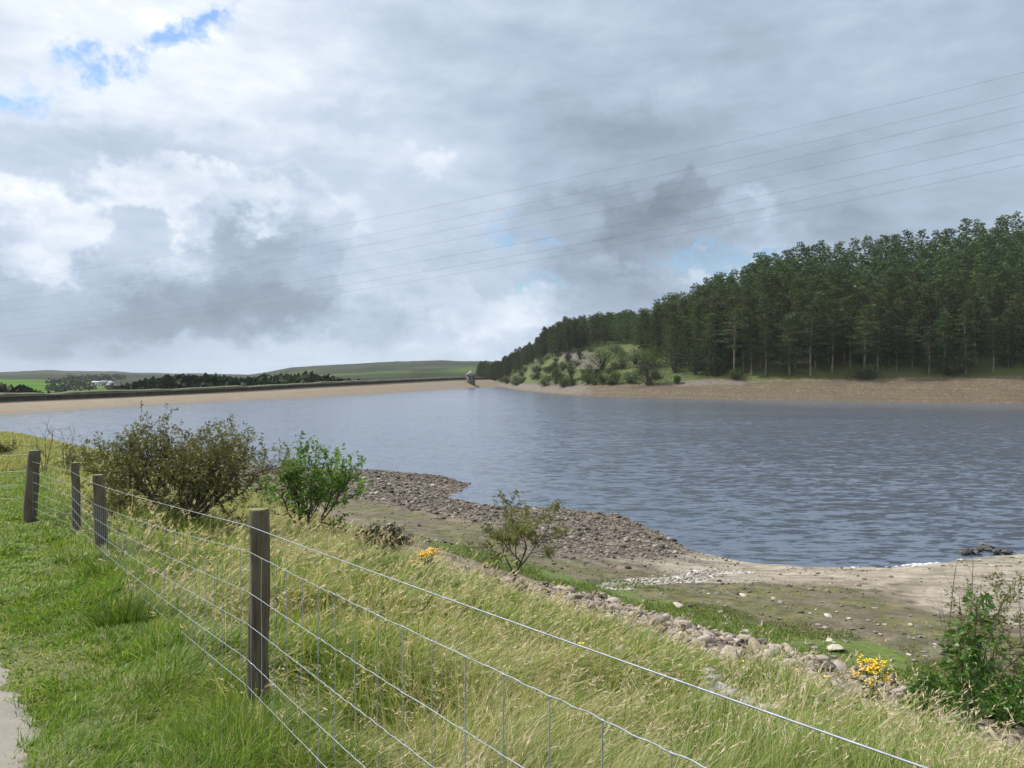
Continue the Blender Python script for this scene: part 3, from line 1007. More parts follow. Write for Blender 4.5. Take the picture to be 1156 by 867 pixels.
M_tower = plain_material('tower_stone', (0.075, 0.068, 0.055), (0.17, 0.155, 0.125), 0.8, 0.9, obj=True)
M_troof = plain_material('roof_slate', (0.17, 0.18, 0.18), (0.28, 0.29, 0.28), 1.5, 0.7)
M_dark = plain_material('dark_opening', (0.012, 0.012, 0.014), (0.02, 0.02, 0.022), 2, 0.4, bump=0)
tp = at_y(531.5, 431.0, 484)
tw = empty('valve_tower', (float(tp[0]), float(tp[1]), 0.0), 0.25)
tag(tw, 'small square stone valve tower with pyramid roof at end of dam', 'tower')
zt = tp[2]
Bag().box((0, 0, zt / 2 + 1.9), (4.6, 4.6, zt + 3.8 + 0.2)).build('wall', M_tower, tw)
Bag().box((0, 0, zt + 4.0), (5.2, 5.2, 0.35)).build('cornice', M_troof, tw)
rb = Bag()
hz = zt + 4.18
rb.add([(-3, -3, hz), (3, -3, hz), (3, 3, hz), (-3, 3, hz), (-.25, -.25, hz + 2.7), (.25, -.25, hz + 2.7), (.25, .25, hz + 2.7), (-.25, .25, hz + 2.7)],
       [np.array([[0, 1, 5, 4], [1, 2, 6, 5], [2, 3, 7, 6], [3, 0, 4, 7], [4, 5, 6, 7], [3, 2, 1, 0]])])
rf = rb.build('roof', M_troof, tw)
Bag().tube([(0, 0, hz + 2.6), (0, 0, hz + 3.5)], [0.14, 0.04], 6).build('finial', M_troof, rf)
for sx in (-1.1, 1.1):
    Bag().box((sx, -2.31, zt + 2.2), (0.8, 0.06, 1.5)).build('window', M_dark, tw)
Bag().box((-2.31, 0, zt + 1.6), (0.06, 1.1, 2.4)).build('door', M_dark, tw)

# ------------------------------------------------------------------ farm below the moor
M_white = plain_material('whitewash', (0.42, 0.42, 0.40), (0.58, 0.58, 0.56), 0.6, 0.8)
M_slate = plain_material('farm_roof', (0.16, 0.17, 0.19), (0.26, 0.28, 0.30), 0.6, 0.7)


def hz_at(x, y):
    r = math.hypot(x, y); a = math.atan2(x, y)
    i = np.argmin(np.abs(ha - a)); return float(np.interp(r, hr, HZ[i]))


def farm_building(px, dist_, ln, wd, hgt, rz, label, windows):
    q = at_y(px, 437, dist_)
    z = hz_at(q[0], q[1])
    o = empty('farm_building', (float(q[0]), float(q[1]), z), rz)
    tag(o, label, 'farm building', 'farm buildings below the moor')
    Bag().box((0, 0, hgt / 2 - 0.5), (ln, wd, hgt + 1)).build('wall', M_white, o)
    r = Bag(); a, b2 = ln / 2 + .4, wd / 2 + .5
    h2 = hgt + wd * 0.38
    r.add([(-a, -b2, hgt - .1), (a, -b2, hgt - .1), (a, 0, h2), (-a, 0, h2), (a, b2, hgt - .1), (-a, b2, hgt - .1)],
          [np.array([[0, 1, 2, 3], [3, 2, 4, 5], [1, 0, 5, 4]]), np.array([[0, 3, 5], [1, 4, 2]])])
    roof = r.build('roof', M_slate, o)
    for i in range(windows):
        Bag().box(((i - (windows - 1) / 2) * ln / windows * .85, -wd / 2 - .03, hgt * .55), (1.3, .1, 1.5)).build('window', M_dark, o)


farm_building(112, 1010, 17, 8, 3.2, 0.1, 'longest whitewashed farm building below the moor on the left', 4)
farm_building(126, 985, 8, 7, 4, -0.25, 'short tall white farmhouse to the right of the long farm building', 2)
farm_building(120, 1060, 12, 7, 3, 0.5, 'pale barn standing behind the white farm buildings', 2)

# ------------------------------------------------------------------ far woods (one mass each)
M_farleaf = leaf_material('far_leaf', (0.016, 0.026, 0.010), (0.055, 0.075, 0.025), 0.0, 0.8, spec=0.1)


def blob_tree(bag, c, h_, w_, rng, n=90, dark=0.0):
    u = rng.normal(size=(n, 3)); u /= np.linalg.norm(u, axis=1)[:, None]
    rr = rng.uniform(0.55, 1.05, n)[:, None]
    C = np.array(c) + u * rr * np.array([w_ / 2, w_ / 2, h_ * 0.45]) + np.array([0, 0, h_ * 0.55])
    t = np.clip(rng.uniform(0, 0.8, n) + rng.normal(0, .15) - dark, 0, 1)
    leaves(bag, C, u + rng.normal(0, .7, (n, 3)), w_ * 0.36, w_ * 0.34, rng, t)


fw = Bag()
top_line = [(-60, 440), (0, 438), (30, 442), (50, 446), (100, 447), (118, 446), (140, 436), (185, 429), (210, 425.5), (240, 425.5), (262, 428), (285, 428), (310, 425.8), (340, 425), (365, 428), (385, 431.5), (405, 432), (430, 437), (470, 438)]
for i in range(620):
    px = rng.uniform(-40, 440)
    dist_ = rng.uniform(330, 720) if px > 118 else rng.uniform(260, 640)
    ty = interp(px, top_line) + rng.uniform(-0.8, 5.5)
    q = at_y(px, ty, dist_)
    dcr = np.interp(px, dpx, cd)
    if dist_ < dcr + 40: continue
    hgt = rng.uniform(9, 15)
    blob_tree(fw, (q[0], q[1], q[2] - hgt), hgt, rng.uniform(7, 12), rng, 70, 0.15)
tag(fw.build('distant_wood', M_farleaf), 'dark belt of trees beyond the dam', 'woodland', kind='stuff')
# hedges and scattered trees on the fields
hb = Bag()
for i in range(120):
    a = (i % 5)
    px = rng.uniform(55, 130) if a < 3 else rng.uniform(70, 140)
    dist_ = (760, 900, 1040, 1180, 1300)[a] + px * 1.2 + rng.uniform(-12, 12)
    q = at_y(px, 430, dist_)
    z = hz_at(q[0], q[1])
    hgt = rng.uniform(3, 7)
    blob_tree(hb, (q[0], q[1], z - 1), hgt, rng.uniform(5, 10), rng, 26, 0.1)
tag(hb.build('distant_hedges', M_farleaf), 'dark hedges and scattered trees on the far green fields', 'hedges', kind='stuff')

# ------------------------------------------------------------------ conifers
M_pine = leaf_material('pine_needles', (0.013, 0.026, 0.009), (0.092, 0.118, 0.034), 0.18, 0.6, objvar=0.9, spec=0.2)


def pine_meshes(seed, h_, crown0, wide, pads=46, per=36, big_=1.0):
    r = np.random.default_rng(seed)
    tb = Bag()
    pts = np.array([[0, 0, -1.5], [0, 0, 0], [r.normal(0, .15), r.normal(0, .15), h_ * .35], [r.normal(0, .3), r.normal(0, .3), h_ * .7], [r.normal(0, .35), r.normal(0, .35), h_ * .96]])
    tb.tube(pts, [0.36, 0.3, 0.24, 0.15, 0.03], 6)
    lb = Bag()
    for i in range(pads):
        f = (i + r.uniform(0, 1)) / pads
        z = h_ * (crown0 + (1 - crown0) * f)
        prof = wide * (0.25 + 0.75 * math.sin(math.pi * min(1, (1 - f) * 0.72 + 0.12)) ** 0.8) * (1 - f * 0.55)
        a = i * 2.4 + r.uniform(-.5, .5)
        ln = prof * r.uniform(0.45, 1.1)
        axis = np.array([np.interp(z, pts[:, 2], pts[:, 0]), np.interp(z, pts[:, 2], pts[:, 1]), z])
        tipv = axis + np.array([math.cos(a) * ln, math.sin(a) * ln, ln * r.uniform(-0.1, 0.35)])
        tb.tube([axis, (axis + tipv) / 2 + np.array([0, 0, .1]), tipv], [0.09, 0.06, 0.02], 3)
        m = int(per * (0.5 + ln / wide))
        u = r.normal(size=(m, 3)); u /= np.linalg.norm(u, axis=1)[:, None]
        cen = axis + (tipv - axis) * r.uniform(0.55, 0.95)
        C = cen + u * np.array([ln * .52 + .4, ln * .52 + .4, .36]) * r.uniform(0.3, 1.0, (m, 1))
        t = np.clip(r.uniform(0, .55, m) + r.uniform(0, .4), 0, 1)
        D = u * np.array([1, 1, .45]) + np.array([0, 0, .22]) + np.array([math.cos(a), math.sin(a), 0]) * .5
        leaves(lb, C, D, r.uniform(.5, 1.0, m) * big_, r.uniform(.26, .46, m) * big_, r, t)
    m = 50
    C = pts[-1] + r.normal(0, 1, (m, 3)) * np.array([.6, .6, .55]) - np.array([0, 0, .3])
    leaves(lb, C, r.normal(0, .7, (m, 3)) + np.array([0, 0, .6]), .55 * big_, .3 * big_, r, r.uniform(0, .8, m))
    return tb.mesh('trunk', M_pinebark, True), lb.mesh('crown', M_pine)


PINES = [pine_meshes(100 + i, 20, c0, wd_, pd, 78, .70) for i, (c0, wd_, pd) in enumerate(((.30, 4.6, 44), (.34, 5.0, 42), (.22, 4.2, 50), (.16, 4.6, 54), (.38, 5.2, 40), (.10, 4.2, 60), (.03, 4.2, 64)))]
LIGHT_PINES = [pine_meshes(200 + i, 20, .04, w__, 44, 40, 1.0)[1] for i, w__ in enumerate((4.2, 4.8, 4.4))]
LIGHT_CO = []
for m_ in LIGHT_PINES:
    co = np.empty(len(m_.vertices) * 3, np.float32); m_.vertices.foreach_get('co', co)
    tc = np.empty(len(m_.vertices) * 4, np.float32); m_.attributes['tint'].data.foreach_get('color', tc)
    LIGHT_CO.append((co.reshape(-1, 3), tc.reshape(-1, 4)[:, :3]))
    bpy.data.meshes.remove(m_)
pine_line = [(520, 434), (548, 433), (575, 427), (600, 414), (640, 400), (690, 389), (716, 390), (728, 400), (745, 408), (765, 414), (800, 422), (830, 425.5), (900, 425), (1000, 424), (1080, 423), (1156, 419), (1300, 417)]
cand = []
rp = np.random.default_rng(21)
tries = 0
while tries < 60000 and len(cand) < 900:
    tries += 1
    px = rp.uniform(528, 1235); y = rp.uniform(205, 690)
    x = (px - 578) / FPX * y
    d = float(hill_ds(np.array(x), np.array(y)))
    bw = np.interp(px, [540, 660, 830, 1156], [5, 12, 22, 26])
    L = np.interp(px, [q[0] for q in GLEN], [q[1] for q in GLEN])
    if d < bw + 0.5 or d > bw + L + (18 if px > 740 else 48): continue
    z = float(height(x, y))
    _, py = project(x, y, z)
    if py > np.interp(px, [q[0] for q in pine_line], [q[1] for q in pine_line]) and not (620 < px < 745 and d > bw + .9 * L): continue
    gapd = 5.2 if d < bw + 35 else 6.0
    if any((x - c[0]) ** 2 + (y - c[1]) ** 2 < gapd * gapd for c in cand): continue
    cand.append((x, y, z, px, d - bw))
# visible measure: the nearest rows and those on the skyline show most
print('pines', len(cand), 'tries', tries)
cand.sort(key=lambda c: c[4] * 1.0 + 0.02 * c[1])
dense = Bag()
PINE_LABELS = [
    ('tall dark pine with a bare lower trunk in the front row above the brown beach', 'pines in the front row above the beach'),
    ('dark green pine packed among others on the steep wooded hillside', 'pines on the wooded hillside'),
    ('pine in the darker stand rising above the open rocky slope', 'pines above the open slope'),
    ('small distant pine on the low point beside the valve tower', 'pines on the low far point'),
]
n_things = 0
for idx, (x, y, z, px, d) in enumerate(cand):
    hs = rp.choice([rp.uniform(.72, .95), rp.uniform(0.9, 1.1), rp.uniform(1.0, 1.17)]) * (1.0 if px > 740 else 0.80)
    if px < 610: hs *= 0.78
    if d < 12 and px > 975: v = (2, 3, 5, 6, 0, 3)[rp.integers(6)]
    elif d < 12 and 822 < px <= 975: v = (0, 1, 4, 0, 1, 3)[rp.integers(6)]
    else: v = (2, 3, 5, 0, 6, 5)[rp.integers(6)]
    if px < 730: v = (2, 3, 5, 6)[rp.integers(4)]
    rz = rp.uniform(0, 6.28)
    if n_things < 298:
        if px < 600: kind = 3
        elif px < 735: kind = 2
        elif d < 12: kind = 0
        else: kind = 1
        o = empty('pine_tree', (x, y, z), rz)
        o.scale = (hs * rp.uniform(.9, 1.15), hs * rp.uniform(.9, 1.15), hs)
        o.rotation_euler = (rp.normal(0, .02), rp.normal(0, .02), rz)
        tag(o, PINE_LABELS[kind][0], 'pine tree', PINE_LABELS[kind][1])
        link('trunk', PINES[v][0], o); link('crown', PINES[v][1], o)
        n_things += 1
    else:
        co, tc = LIGHT_CO[idx % 3]
        v_ = rotz(co * np.array([hs * 1.05, hs * 1.05, hs]), rz) + np.array([x, y, z])
        i_ = np.arange(len(v_) // 4)[:, None] * 4
        dense.add(v_, np.concatenate([i_ + np.array([[0, 1, 2]]), i_ + np.array([[0, 2, 3]])]), np.clip(tc * rp.uniform(.6, 1.3), 0, 1))
if dense.n:
    tag(dense.build('forest', M_pine), 'mass of pine tops filling the wood behind the nearer pines', 'woodland', kind='stuff')

# ------------------------------------------------------------------ shrubs on the far slope
M_sh_pale = leaf_material('willow_leaf_pale', (0.035, 0.066, 0.02), (0.105, 0.155, 0.052), 0.25, 0.6, spec=0.2)
M_sh_mid = leaf_material('shrub_leaf', (0.028, 0.05, 0.013), (0.095, 0.13, 0.036), 0.25, 0.6, spec=0.2)
M_sh_dark = leaf_material('shrub_leaf_dark', (0.012, 0.022, 0.010), (0.045, 0.062, 0.022), 0.12, 0.6, spec=0.2)


def far_shrub(px, py, w_px, h_px, m, label, group=None, name='shrub', n=700, seed=0):
    b = hit(px, py)
    k = b[1] / FPX
    w_, h_ = w_px * k * 1.22, h_px * k * 1.22
    r = np.random.default_rng(900 + seed)
    o = empty(name, (b[0], b[1], b[2]))
    tag(o, label, 'shrub' if name != 'willow_tree' else 'tree', group)
    tb, lb = Bag(), Bag()
    nl = 10 + int(w_ * 1.2)
    for i in range(nl):
        a = r.uniform(0, 6.28); rr = r.uniform(0.1, 0.78) * w_ / 2
        c = np.array([math.cos(a) * rr, math.sin(a) * rr * .8, h_ * (r.uniform(.16, .80) * (1 - .40 * (rr / (w_ / 2)) ** 2))])
        sz = np.array([w_ * .24, w_ * .24, h_ * .24]) * r.uniform(.7, 1.25)
        tb.tube([(0, 0, -.5), (c[0] * .4, c[1] * .4, c[2] * .5), c], [.16, .1, .03], 4)
        mm = n // nl
        u = r.normal(size=(mm, 3)); u /= np.linalg.norm(u, axis=1)[:, None]
        C = c + u * sz * r.uniform(.35, 1.08, (mm, 1))
        C[:, 2] = np.maximum(C[:, 2], 0.05)
        t = np.clip(r.uniform(0, .55, mm) + r.uniform(0, .45), 0, 1)
        leaves(lb, C, u * .8 + r.normal(0, .5, (mm, 3)), r.uniform(.28, .55, mm), r.uniform(.18, .36, mm), r, t)
    tb.build('stems', M_bark, o)
    lb.build('foliage', m, o)
    return o


far_shrub(680, 418, 44, 31, M_sh_pale, 'large pale rounded willow tree on the open far slope', name='willow_tree', n=4200, seed=1)
SH = [
    (703, 417, 26, 20, M_sh_mid, 'mid green tree just right of the large pale willow'),
    (733, 435, 44, 26, M_sh_dark, 'large dark domed bush spreading down to the brown beach'),
    (607, 429, 15, 16, M_sh_dark, 'small dark pointed bush alone on the grassy far slope'),
    (628, 433, 20, 20, M_sh_dark, 'dark bushy shrub below the pale rocks'),
    (645, 431, 17, 26, M_sh_dark, 'tall dark shrub left of the pale willow'),
    (615, 436, 17, 10, M_sh_mid, 'low olive shrub at the foot of the far slope'),
    (636, 437, 20, 12, M_sh_mid, 'low rounded olive shrub under the tall dark shrub'),
    (664, 434, 16, 14, M_sh_mid, 'green bush directly below the pale willow'),
    (665, 425, 14, 12, M_sh_mid, 'small bush at the foot of the pale willow trunk'),
    (680, 434, 14, 14, M_sh_mid, 'upright green bush in the row above the beach'),
    (695, 434, 17, 15, M_sh_mid, 'bright green bush third along the row above the beach'),
    (711, 433, 15, 11, M_sh_pale, 'pale low bush beside the large dark domed bush'),
    (717, 411, 22, 18, M_sh_pale, 'pale yellowish bush under the pine edge'),
    (738, 414, 28, 20, M_sh_mid, 'green bush against the dark pines above the domed bush'),
    (762, 421, 34, 27, M_sh_dark, 'dark thicket bush under the pines right of the domed bush'),
    (785, 423, 30, 30, M_sh_dark, 'dark tall bush at the pine edge above the grey scree'),
    (806, 425, 26, 28, M_sh_dark, 'dark bush at the foot of the first big pines'),
    (573, 433, 14, 10, M_sh_dark, 'dark bush at the waterside below the small far pines'),
    (586, 433, 12, 8, M_sh_mid, 'low bush on the far point'),
    (641, 408, 10, 10, M_sh_dark, 'small dark bush on top of the pale rocks'),
    (655, 406, 9, 12, M_sh_dark, 'narrow dark bush standing above the pale rocks'),
    (832, 428, 16, 11, M_sh_mid, 'small olive bush below the first pine trunks'),
    (980, 428, 34, 15, M_sh_dark, 'low spreading dark bush hanging over the beach under the pines'),
    (1075, 424, 34, 18, M_sh_dark, 'dark leaning bush over the right end of the far beach'),
    (765, 433, 9, 8, M_sh_mid, 'little scrubby bush on the grey scree'),
]
for i, a in enumerate(SH):
    far_shrub(*a[:4], a[4], a[5], 'bushes on the far slope', n=int(700 + a[2] * a[3] * 1.8), seed=10 + i)

rs = np.random.default_rng(404)
placed = 0
while placed < 62:
    px = rs.uniform(566, 742); py = rs.uniform(np.interp(px, [566, 640, 690, 742], [428, 402, 393, 405]), np.interp(px, [566, 640, 742], [435, 437, 434]))
    if 630 < px < 690 and 398 < py < 412: continue
    k_ = rs.integers(3)
    sz_ = rs.uniform(.4, .85) * (1 + .5 * (px > 690))
    far_shrub(px, py, 14 * sz_, 9 * sz_, (M_sh_mid, M_sh_pale, M_sh_dark)[k_],
              ('low green scrub bush among the others covering the far slope', 'low pale green scrub bush among the others covering the far slope', 'low dark scrub bush among the others covering the far slope')[k_],
              'scrub bushes covering the far slope', name='scrub_bush', n=420, seed=200 + placed)
    placed += 1

# ------------------------------------------------------------------ stones
def ico():
    import bmesh
    bm = bmesh.new(); bmesh.ops.create_icosphere(bm, subdivisions=2, radius=1)
    V = np.array([v.co[:] for v in bm.verts]); F = np.array([[v.index for v in f.verts] for f in bm.faces]); bm.free()
    bm = bmesh.new(); bmesh.ops.create_icosphere(bm, subdivisions=1, radius=1)
    V1 = np.array([v.co[:] for v in bm.verts]); F1 = np.array([[v.index for v in f.verts] for f in bm.faces]); bm.free()
    return (V1, F1), (V, F)


ICO1, ICO2 = ico()


def stone_shape(r, lod, flat=0.5, ang_=0.5):
    """angular stone: sphere cut by random planes, then squashed"""
    V, F = (ICO1, ICO2)[lod]
    v = V.copy()
    for _ in range(16 if lod else 8):
        d = r.normal(size=3); d /= np.linalg.norm(d)
        lim = r.uniform(0.30, 0.72)
        k = v @ d
        v = v - np.clip(k - lim, 0, None)[:, None] * d
    sc = np.array([r.uniform(.8, 1.25), r.uniform(.6, 1.0), flat * r.uniform(.7, 1.3)])
    return v * sc, F


_r = np.random.default_rng(55)
SHAPES1 = [stone_shape(_r, 0, .5) for _ in range(24)]
SHAPES2 = [stone_shape(_r, 1, .55) for _ in range(30)]


def scatter_stones(bag, Px, Py, size, r, shapes, sink=0.25, tones=(0, 1)):
    Pz = height(Px, Py)
    for x, y, z, sz in zip(Px, Py, Pz, size):
        v, F = shapes[r.integers(len(shapes))]
        v = rotz(v * sz, r.uniform(0, 6.28), r.normal(0, .22), r.uniform(0, 6.28))
        t = r.uniform(*tones)
        bag.add(v + np.array([x, y, z + sz * (0.5 - sink) * .6]), F, (t, t, t))


# gravel of the spit and the near shore
r = np.random.default_rng(61)
gb = Bag()
Ns = 60000
s0 = r.uniform(14, 66, Ns); n0 = r.uniform(4, 29, Ns)
gx, gy = xy(s0, n0)
w3 = interp(s0, WATERLINE) + (fbm(gx * .5, gy * .5, 3) - .5) * .7
w1 = np.minimum(interp(s0, N1), w3 - 4); w2 = np.minimum(w1 + 3.3, w3 - 1.5)
tsx = (n0 - w2) / (w3 - w2)
bg_ = fbm(gx * .25 + 9, gy * .25, 4) - .5
pr = sm(16, 19.5, s0 + bg_ * 5) * sm(.25, .6, tsx + bg_ * .5) + .55 * sm(30, 38, s0) * sm(0, .3, tsx + bg_ * .6) + 0.05
pr = np.where((tsx > 0.0) & (n0 < w3 - 0.05), pr, 0)
gpx, _ = project(gx, gy, gx * 0)
sel = (r.random(Ns) < pr) & (gpx > -20) & (gpx < 1180)
gx, gy = gx[sel], gy[sel]
sz = 0.04 + 0.032 * r.pareto(2.3, len(gx)); sz = np.clip(sz, .035, .24)
scatter_stones(gb, gx, gy, sz, r, SHAPES1, .2, (0.1, 0.95))
# pale pebbles in the trickle that drains the flat
sp = resample(stream_pts, .08)
i = r.integers(0, len(sp), 900)
gx, gy = sp[i, 0] + r.normal(0, .24, 900), sp[i, 1] + r.normal(0, .24, 900)
scatter_stones(gb, gx, gy, r.uniform(.03, .085, 900), r, SHAPES1, .2, (.6, 1.15))
# pebbles on the mud flat
Ns = 9000
s0 = r.uniform(2, 24, Ns); n0 = r.uniform(10, 34, Ns)
gx, gy = xy(s0, n0); w3 = interp(s0, WATERLINE) + (fbm(gx * .5, gy * .5, 3) - .5) * .7
gpx, _ = project(gx, gy, gx * 0)
cl = fbm(gx * .6 + 4, gy * .6, 3)
sel = (n0 < w3) & (gpx < 1200) & (r.random(Ns) < sm(.40, .75, cl) + .10)
gx, gy = gx[sel], gy[sel]
scatter_stones(gb, gx, gy, np.clip(.02 + .025 * r.pareto(2.4, len(gx)), .02, .12), r, SHAPES1, .3, (.15, .9))
tag(gb.build('gravel', M_stone), 'brown gravel and pebbles covering the drained shore', 'gravel', kind='stuff')

# rubble band at the foot of the grass bank: the largest stones are things, the rest is rubble
rub = Bag()
Ns = 6400
s0 = r.uniform(-6, 12.5, Ns); n0 = 8.35 + r.uniform(-1.5, 3.6, Ns)
gx, gy = xy(s0, n0)
n1x = interp(s0, N1)
bnd = fbm(gx * .45 + 2, gy * .45, 3) - .5
ok = (n0 > n1x - 1.0 + bnd * 1.8) & (n0 < n1x + 3.15 + bnd * 1.4) & (s0 < 11.5 + bnd * 4)
gpx, gpy = project(gx, gy, height(gx, gy))
ok &= (gpx < 1250)
gx, gy = gx[ok], gy[ok]
sz = np.clip(.09 + .05 * r.pareto(2.8, len(gx)), .09, .30)
order = np.argsort(-sz / np.hypot(gx, gy))
big_i = []
for i in order:
    if len(big_i) >= 280: break
    if project(gx[i], gy[i], height(gx[i], gy[i]))[0] > 1165: continue
    if all((gx[i] - gx[j]) ** 2 + (gy[i] - gy[j]) ** 2 > (sz[i] + sz[j]) ** 2 * .55 for j in big_i): big_i.append(i)
rest = np.setdiff1d(np.arange(len(gx)), big_i)
scatter_stones(rub, gx[rest], gy[rest], sz[rest], r, SHAPES2, .12, (.2, .9))
tag(rub.build('rubble', M_rip), 'pinkish grey broken stone pitching below the grass bank', 'rubble', kind='stuff')


def stone_thing(name, x, y, size, m, label, cat, group, r, tone, flat=1.0, sink=.25, z=None, tilt=.2, shapes=SHAPES2):
    v, F = shapes[r.integers(len(shapes))]
    v = rotz(v * size * np.array([1, 1, flat]), r.uniform(0, 6.28), r.normal(0, tilt), r.uniform(0, 6.28))
    b = Bag(); b.add(v, F, (tone, tone, tone))
    zz = float(height(x, y)) if z is None else z
    o = b.build(name, m, None, (float(x), float(y), zz + size * flat * (.5 - sink) * .6))
    tag(o, label, cat, group)
    return o


for i in big_i:
    stone_thing('rubble_stone', gx[i], gy[i], sz[i] * .98, M_rip, 'larger angular pinkish stone in the rubble band below the grass', 'stone', 'large stones of the rubble band', r, r.uniform(.1, .95), sink=-.05)

# pale lichened stones showing through the grass bank
PALE = [(668, 758, .24), (700, 748, .2), (712, 752, .14), (735, 775, .17), (728, 768, .22), (748, 778, .15), (800, 775, .2), (806, 782, .16), (812, 802, .26), (826, 808, .28), (834, 814, .2), (800, 810, .17),
        (862, 820, .2), (795, 815, .13), (985, 832, .22), (996, 840, .17), (1018, 862, .26), (1036, 866, .2), (690, 690, .12), (655, 755, .12), (1062, 861, .15), (985, 850, .16), (560, 690, .1)]
for px, py, s in PALE:
    b = hit(px, py)
    stone_thing('lichened_stone', b[0], b[1], s, M_pale, 'pale grey lichened stone showing through the grass bank', 'stone', 'pale stones in the grass bank', r, r.uniform(.3, 1), .6, -.35, z=b[2] + .09)

# single slabs on the mossy flat
SLAB = [(942, 733, .34, 'longest pale flat slab on the mossy flat behind the right ragwort'), (765, 685, .28, 'pale flat slab near the pale pebble trickle'), (840, 673, .22, 'pale leaning slab where moss meets the sand'),
        (935, 696, .2, 'upright pale boulder at the dark edge of the mud'), (800, 671, .13, 'small pale block beside the moss edge'), (842, 714, .2, 'flat brown slab amid stones on the moss'),
        (938, 724, .15, 'pointed pale stone just above the longest slab'), (918, 738, .14, 'rounded grey stone left of the longest slab')]
for px, py, s, lb_ in SLAB:
    b = hit(px, py)
    stone_thing('flat_stone', b[0], b[1], s, M_slab, lb_, 'stone', 'separate stones on the mossy flat', r, r.uniform(.55, 1), .55, .1, tilt=.08)
n_ = 0
while n_ < 90:
    px, py = r.uniform(690, 1080), r.uniform(662, 752)
    if py > 640 + (px - 560) * .30 - 10 or py < 655 + (px - 690) * .10: continue
    b = hit(px, py)
    stone_thing('loose_stone', b[0], b[1], r.uniform(.05, .15), M_slab, 'small loose stone scattered on the mossy flat', 'stone', 'loose stones on the mossy flat', r, r.uniform(-.1, .75), .6, .15)
    n_ += 1
# dark wet stones at the water's edge on the right
for i in range(38):
    px = r.uniform(1085, 1140); py = 627 - r.uniform(0, 10) * (1 - abs(px - 1114) / 34) - 2
    q = at_z(px, py, 0.05)
    stone_thing('wet_stone', q[0], q[1], r.uniform(.14, .32), M_wet, 'dark wet stone in the low pile standing in the water', 'stone', 'dark stones piled in the water', r, r.uniform(0, .9), .8, -.1, z=0.02)
for i in range(16):
    px, py = r.uniform(1060, 1156), r.uniform(629, 640)
    b = hit(px, py)
    stone_thing('shore_stone', b[0], b[1], r.uniform(.1, .24), M_slab, 'pale stone on the sandy waterline in front of the dark pile', 'stone', 'pale stones at the waterline', r, r.uniform(.1, .9), .6, .15)
for (px, py, s) in ((470, 561, .22), (488, 564, .2), (455, 560, .16), (530, 546, .2), (570, 637, .16), (625, 637, .17), (660, 636, .18)):
    b = hit(px, py)
    stone_thing('dark_boulder', b[0], b[1], s, M_wet, 'dark boulder lying on the brown gravel spit', 'stone', 'dark boulders on the gravel', r, r.uniform(.3, 1), .8, .1)

# foam along the lee shore
fb = Bag()
M_foam = plain_material('foam', (0.55, 0.56, 0.56), (0.8, 0.8, 0.8), 8, 0.6)
for i in range(420):
    px = r.uniform(960, 1090)
    if r.random() > (.06 + .9 * math.exp(-((px - 1045) / 22) ** 2)) * (vnoise(np.array(px * .12), np.array(2.0)) > .42): continue
    py = np.interp(px, [960, 1000, 1060, 1090], [640.5, 640.3, 636.3, 630.3]) + r.normal(0, .5)
    q = at_z(px, py, 0.0)
    v, F = SHAPES1[r.integers(len(SHAPES1))]
    fb.add(rotz(v * np.array([.15, .07, .02]) * r.uniform(.3, 1.4), r.uniform(-.3, .3)) + np.array([q[0], q[1], 0.015]), F)
tag(fb.build('foam', M_foam), 'white line of foam along the sandy waterline', 'foam', kind='stuff')

# ------------------------------------------------------------------ grass
def blades(bag, Rt, hgt, lean_a, lean, width, colr, r, face=None):
    N = len(Rt)
    if N == 0: return
    fa = r.uniform(0, 2 * np.pi, N) if face is None else face
    side = np.stack([np.cos(fa), np.sin(fa), np.zeros(N)], -1)
    ld = np.stack([np.cos(lean_a), np.sin(lean_a), np.zeros(N)], -1)
    rows = []
    for tq, wq in ((0, 1.0), (0.42, 0.85), (0.75, 0.5), (1.0, 0)):
        c = Rt + ld * (lean * hgt * tq ** 1.8)[:, None]
        c[:, 2] += hgt * tq * (1 - 0.28 * np.minimum(lean, 1.6) * tq)
        if wq:
            rows += [c - side * (width * wq * .5)[:, None], c + side * (width * wq * .5)[:, None]]
        else:
            rows += [c]
    V = np.stack(rows, 1).reshape(-1, 3)
    i = np.arange(N)[:, None] * 7
    Q = np.concatenate([i + np.array([[0, 1, 3, 2]]), i + np.array([[2, 3, 5, 4]])])
    T = i + np.array([[4, 5, 6]])
    sh = np.array([1, 1, 1, 1, 1, 1, 1.0])
    C = np.repeat(colr, 7, axis=0)
    bag.add(V, [Q, T], C)
    return rows[-1]


def samples(r, npts, srange, nrange, dens):
    """random points in fence coordinates, thinned with distance so that cover stays even in view"""
    s0 = r.uniform(*srange, npts); n0 = r.uniform(*nrange, npts)
    x, y = xy(s0, n0)
    d = np.hypot(x, y)
    z = height(x, y)
    px, py = project(x, np.maximum(y, .3), z)
    k = (y > 0.9) & (px > -70) & (px < 1230) & (py < 1250) & (r.random(npts) < dens(d))
    return x[k], y[k], z[k], s0[k], n0[k], d[k]


GREEN = np.array([[0.080, 0.16, 0.016], [0.145, 0.235, 0.028], [0.20, 0.285, 0.05], [0.11, 0.19, 0.022]])
STRAW = np.array([[0.40, 0.37, 0.19], [0.50, 0.455, 0.28], [0.34, 0.34, 0.14], [0.43, 0.37, 0.22]])
OLIVE = np.array([[0.21, 0.235, 0.06], [0.28, 0.285, 0.10], [0.165, 0.20, 0.05]])

r = np.random.default_rng(77)
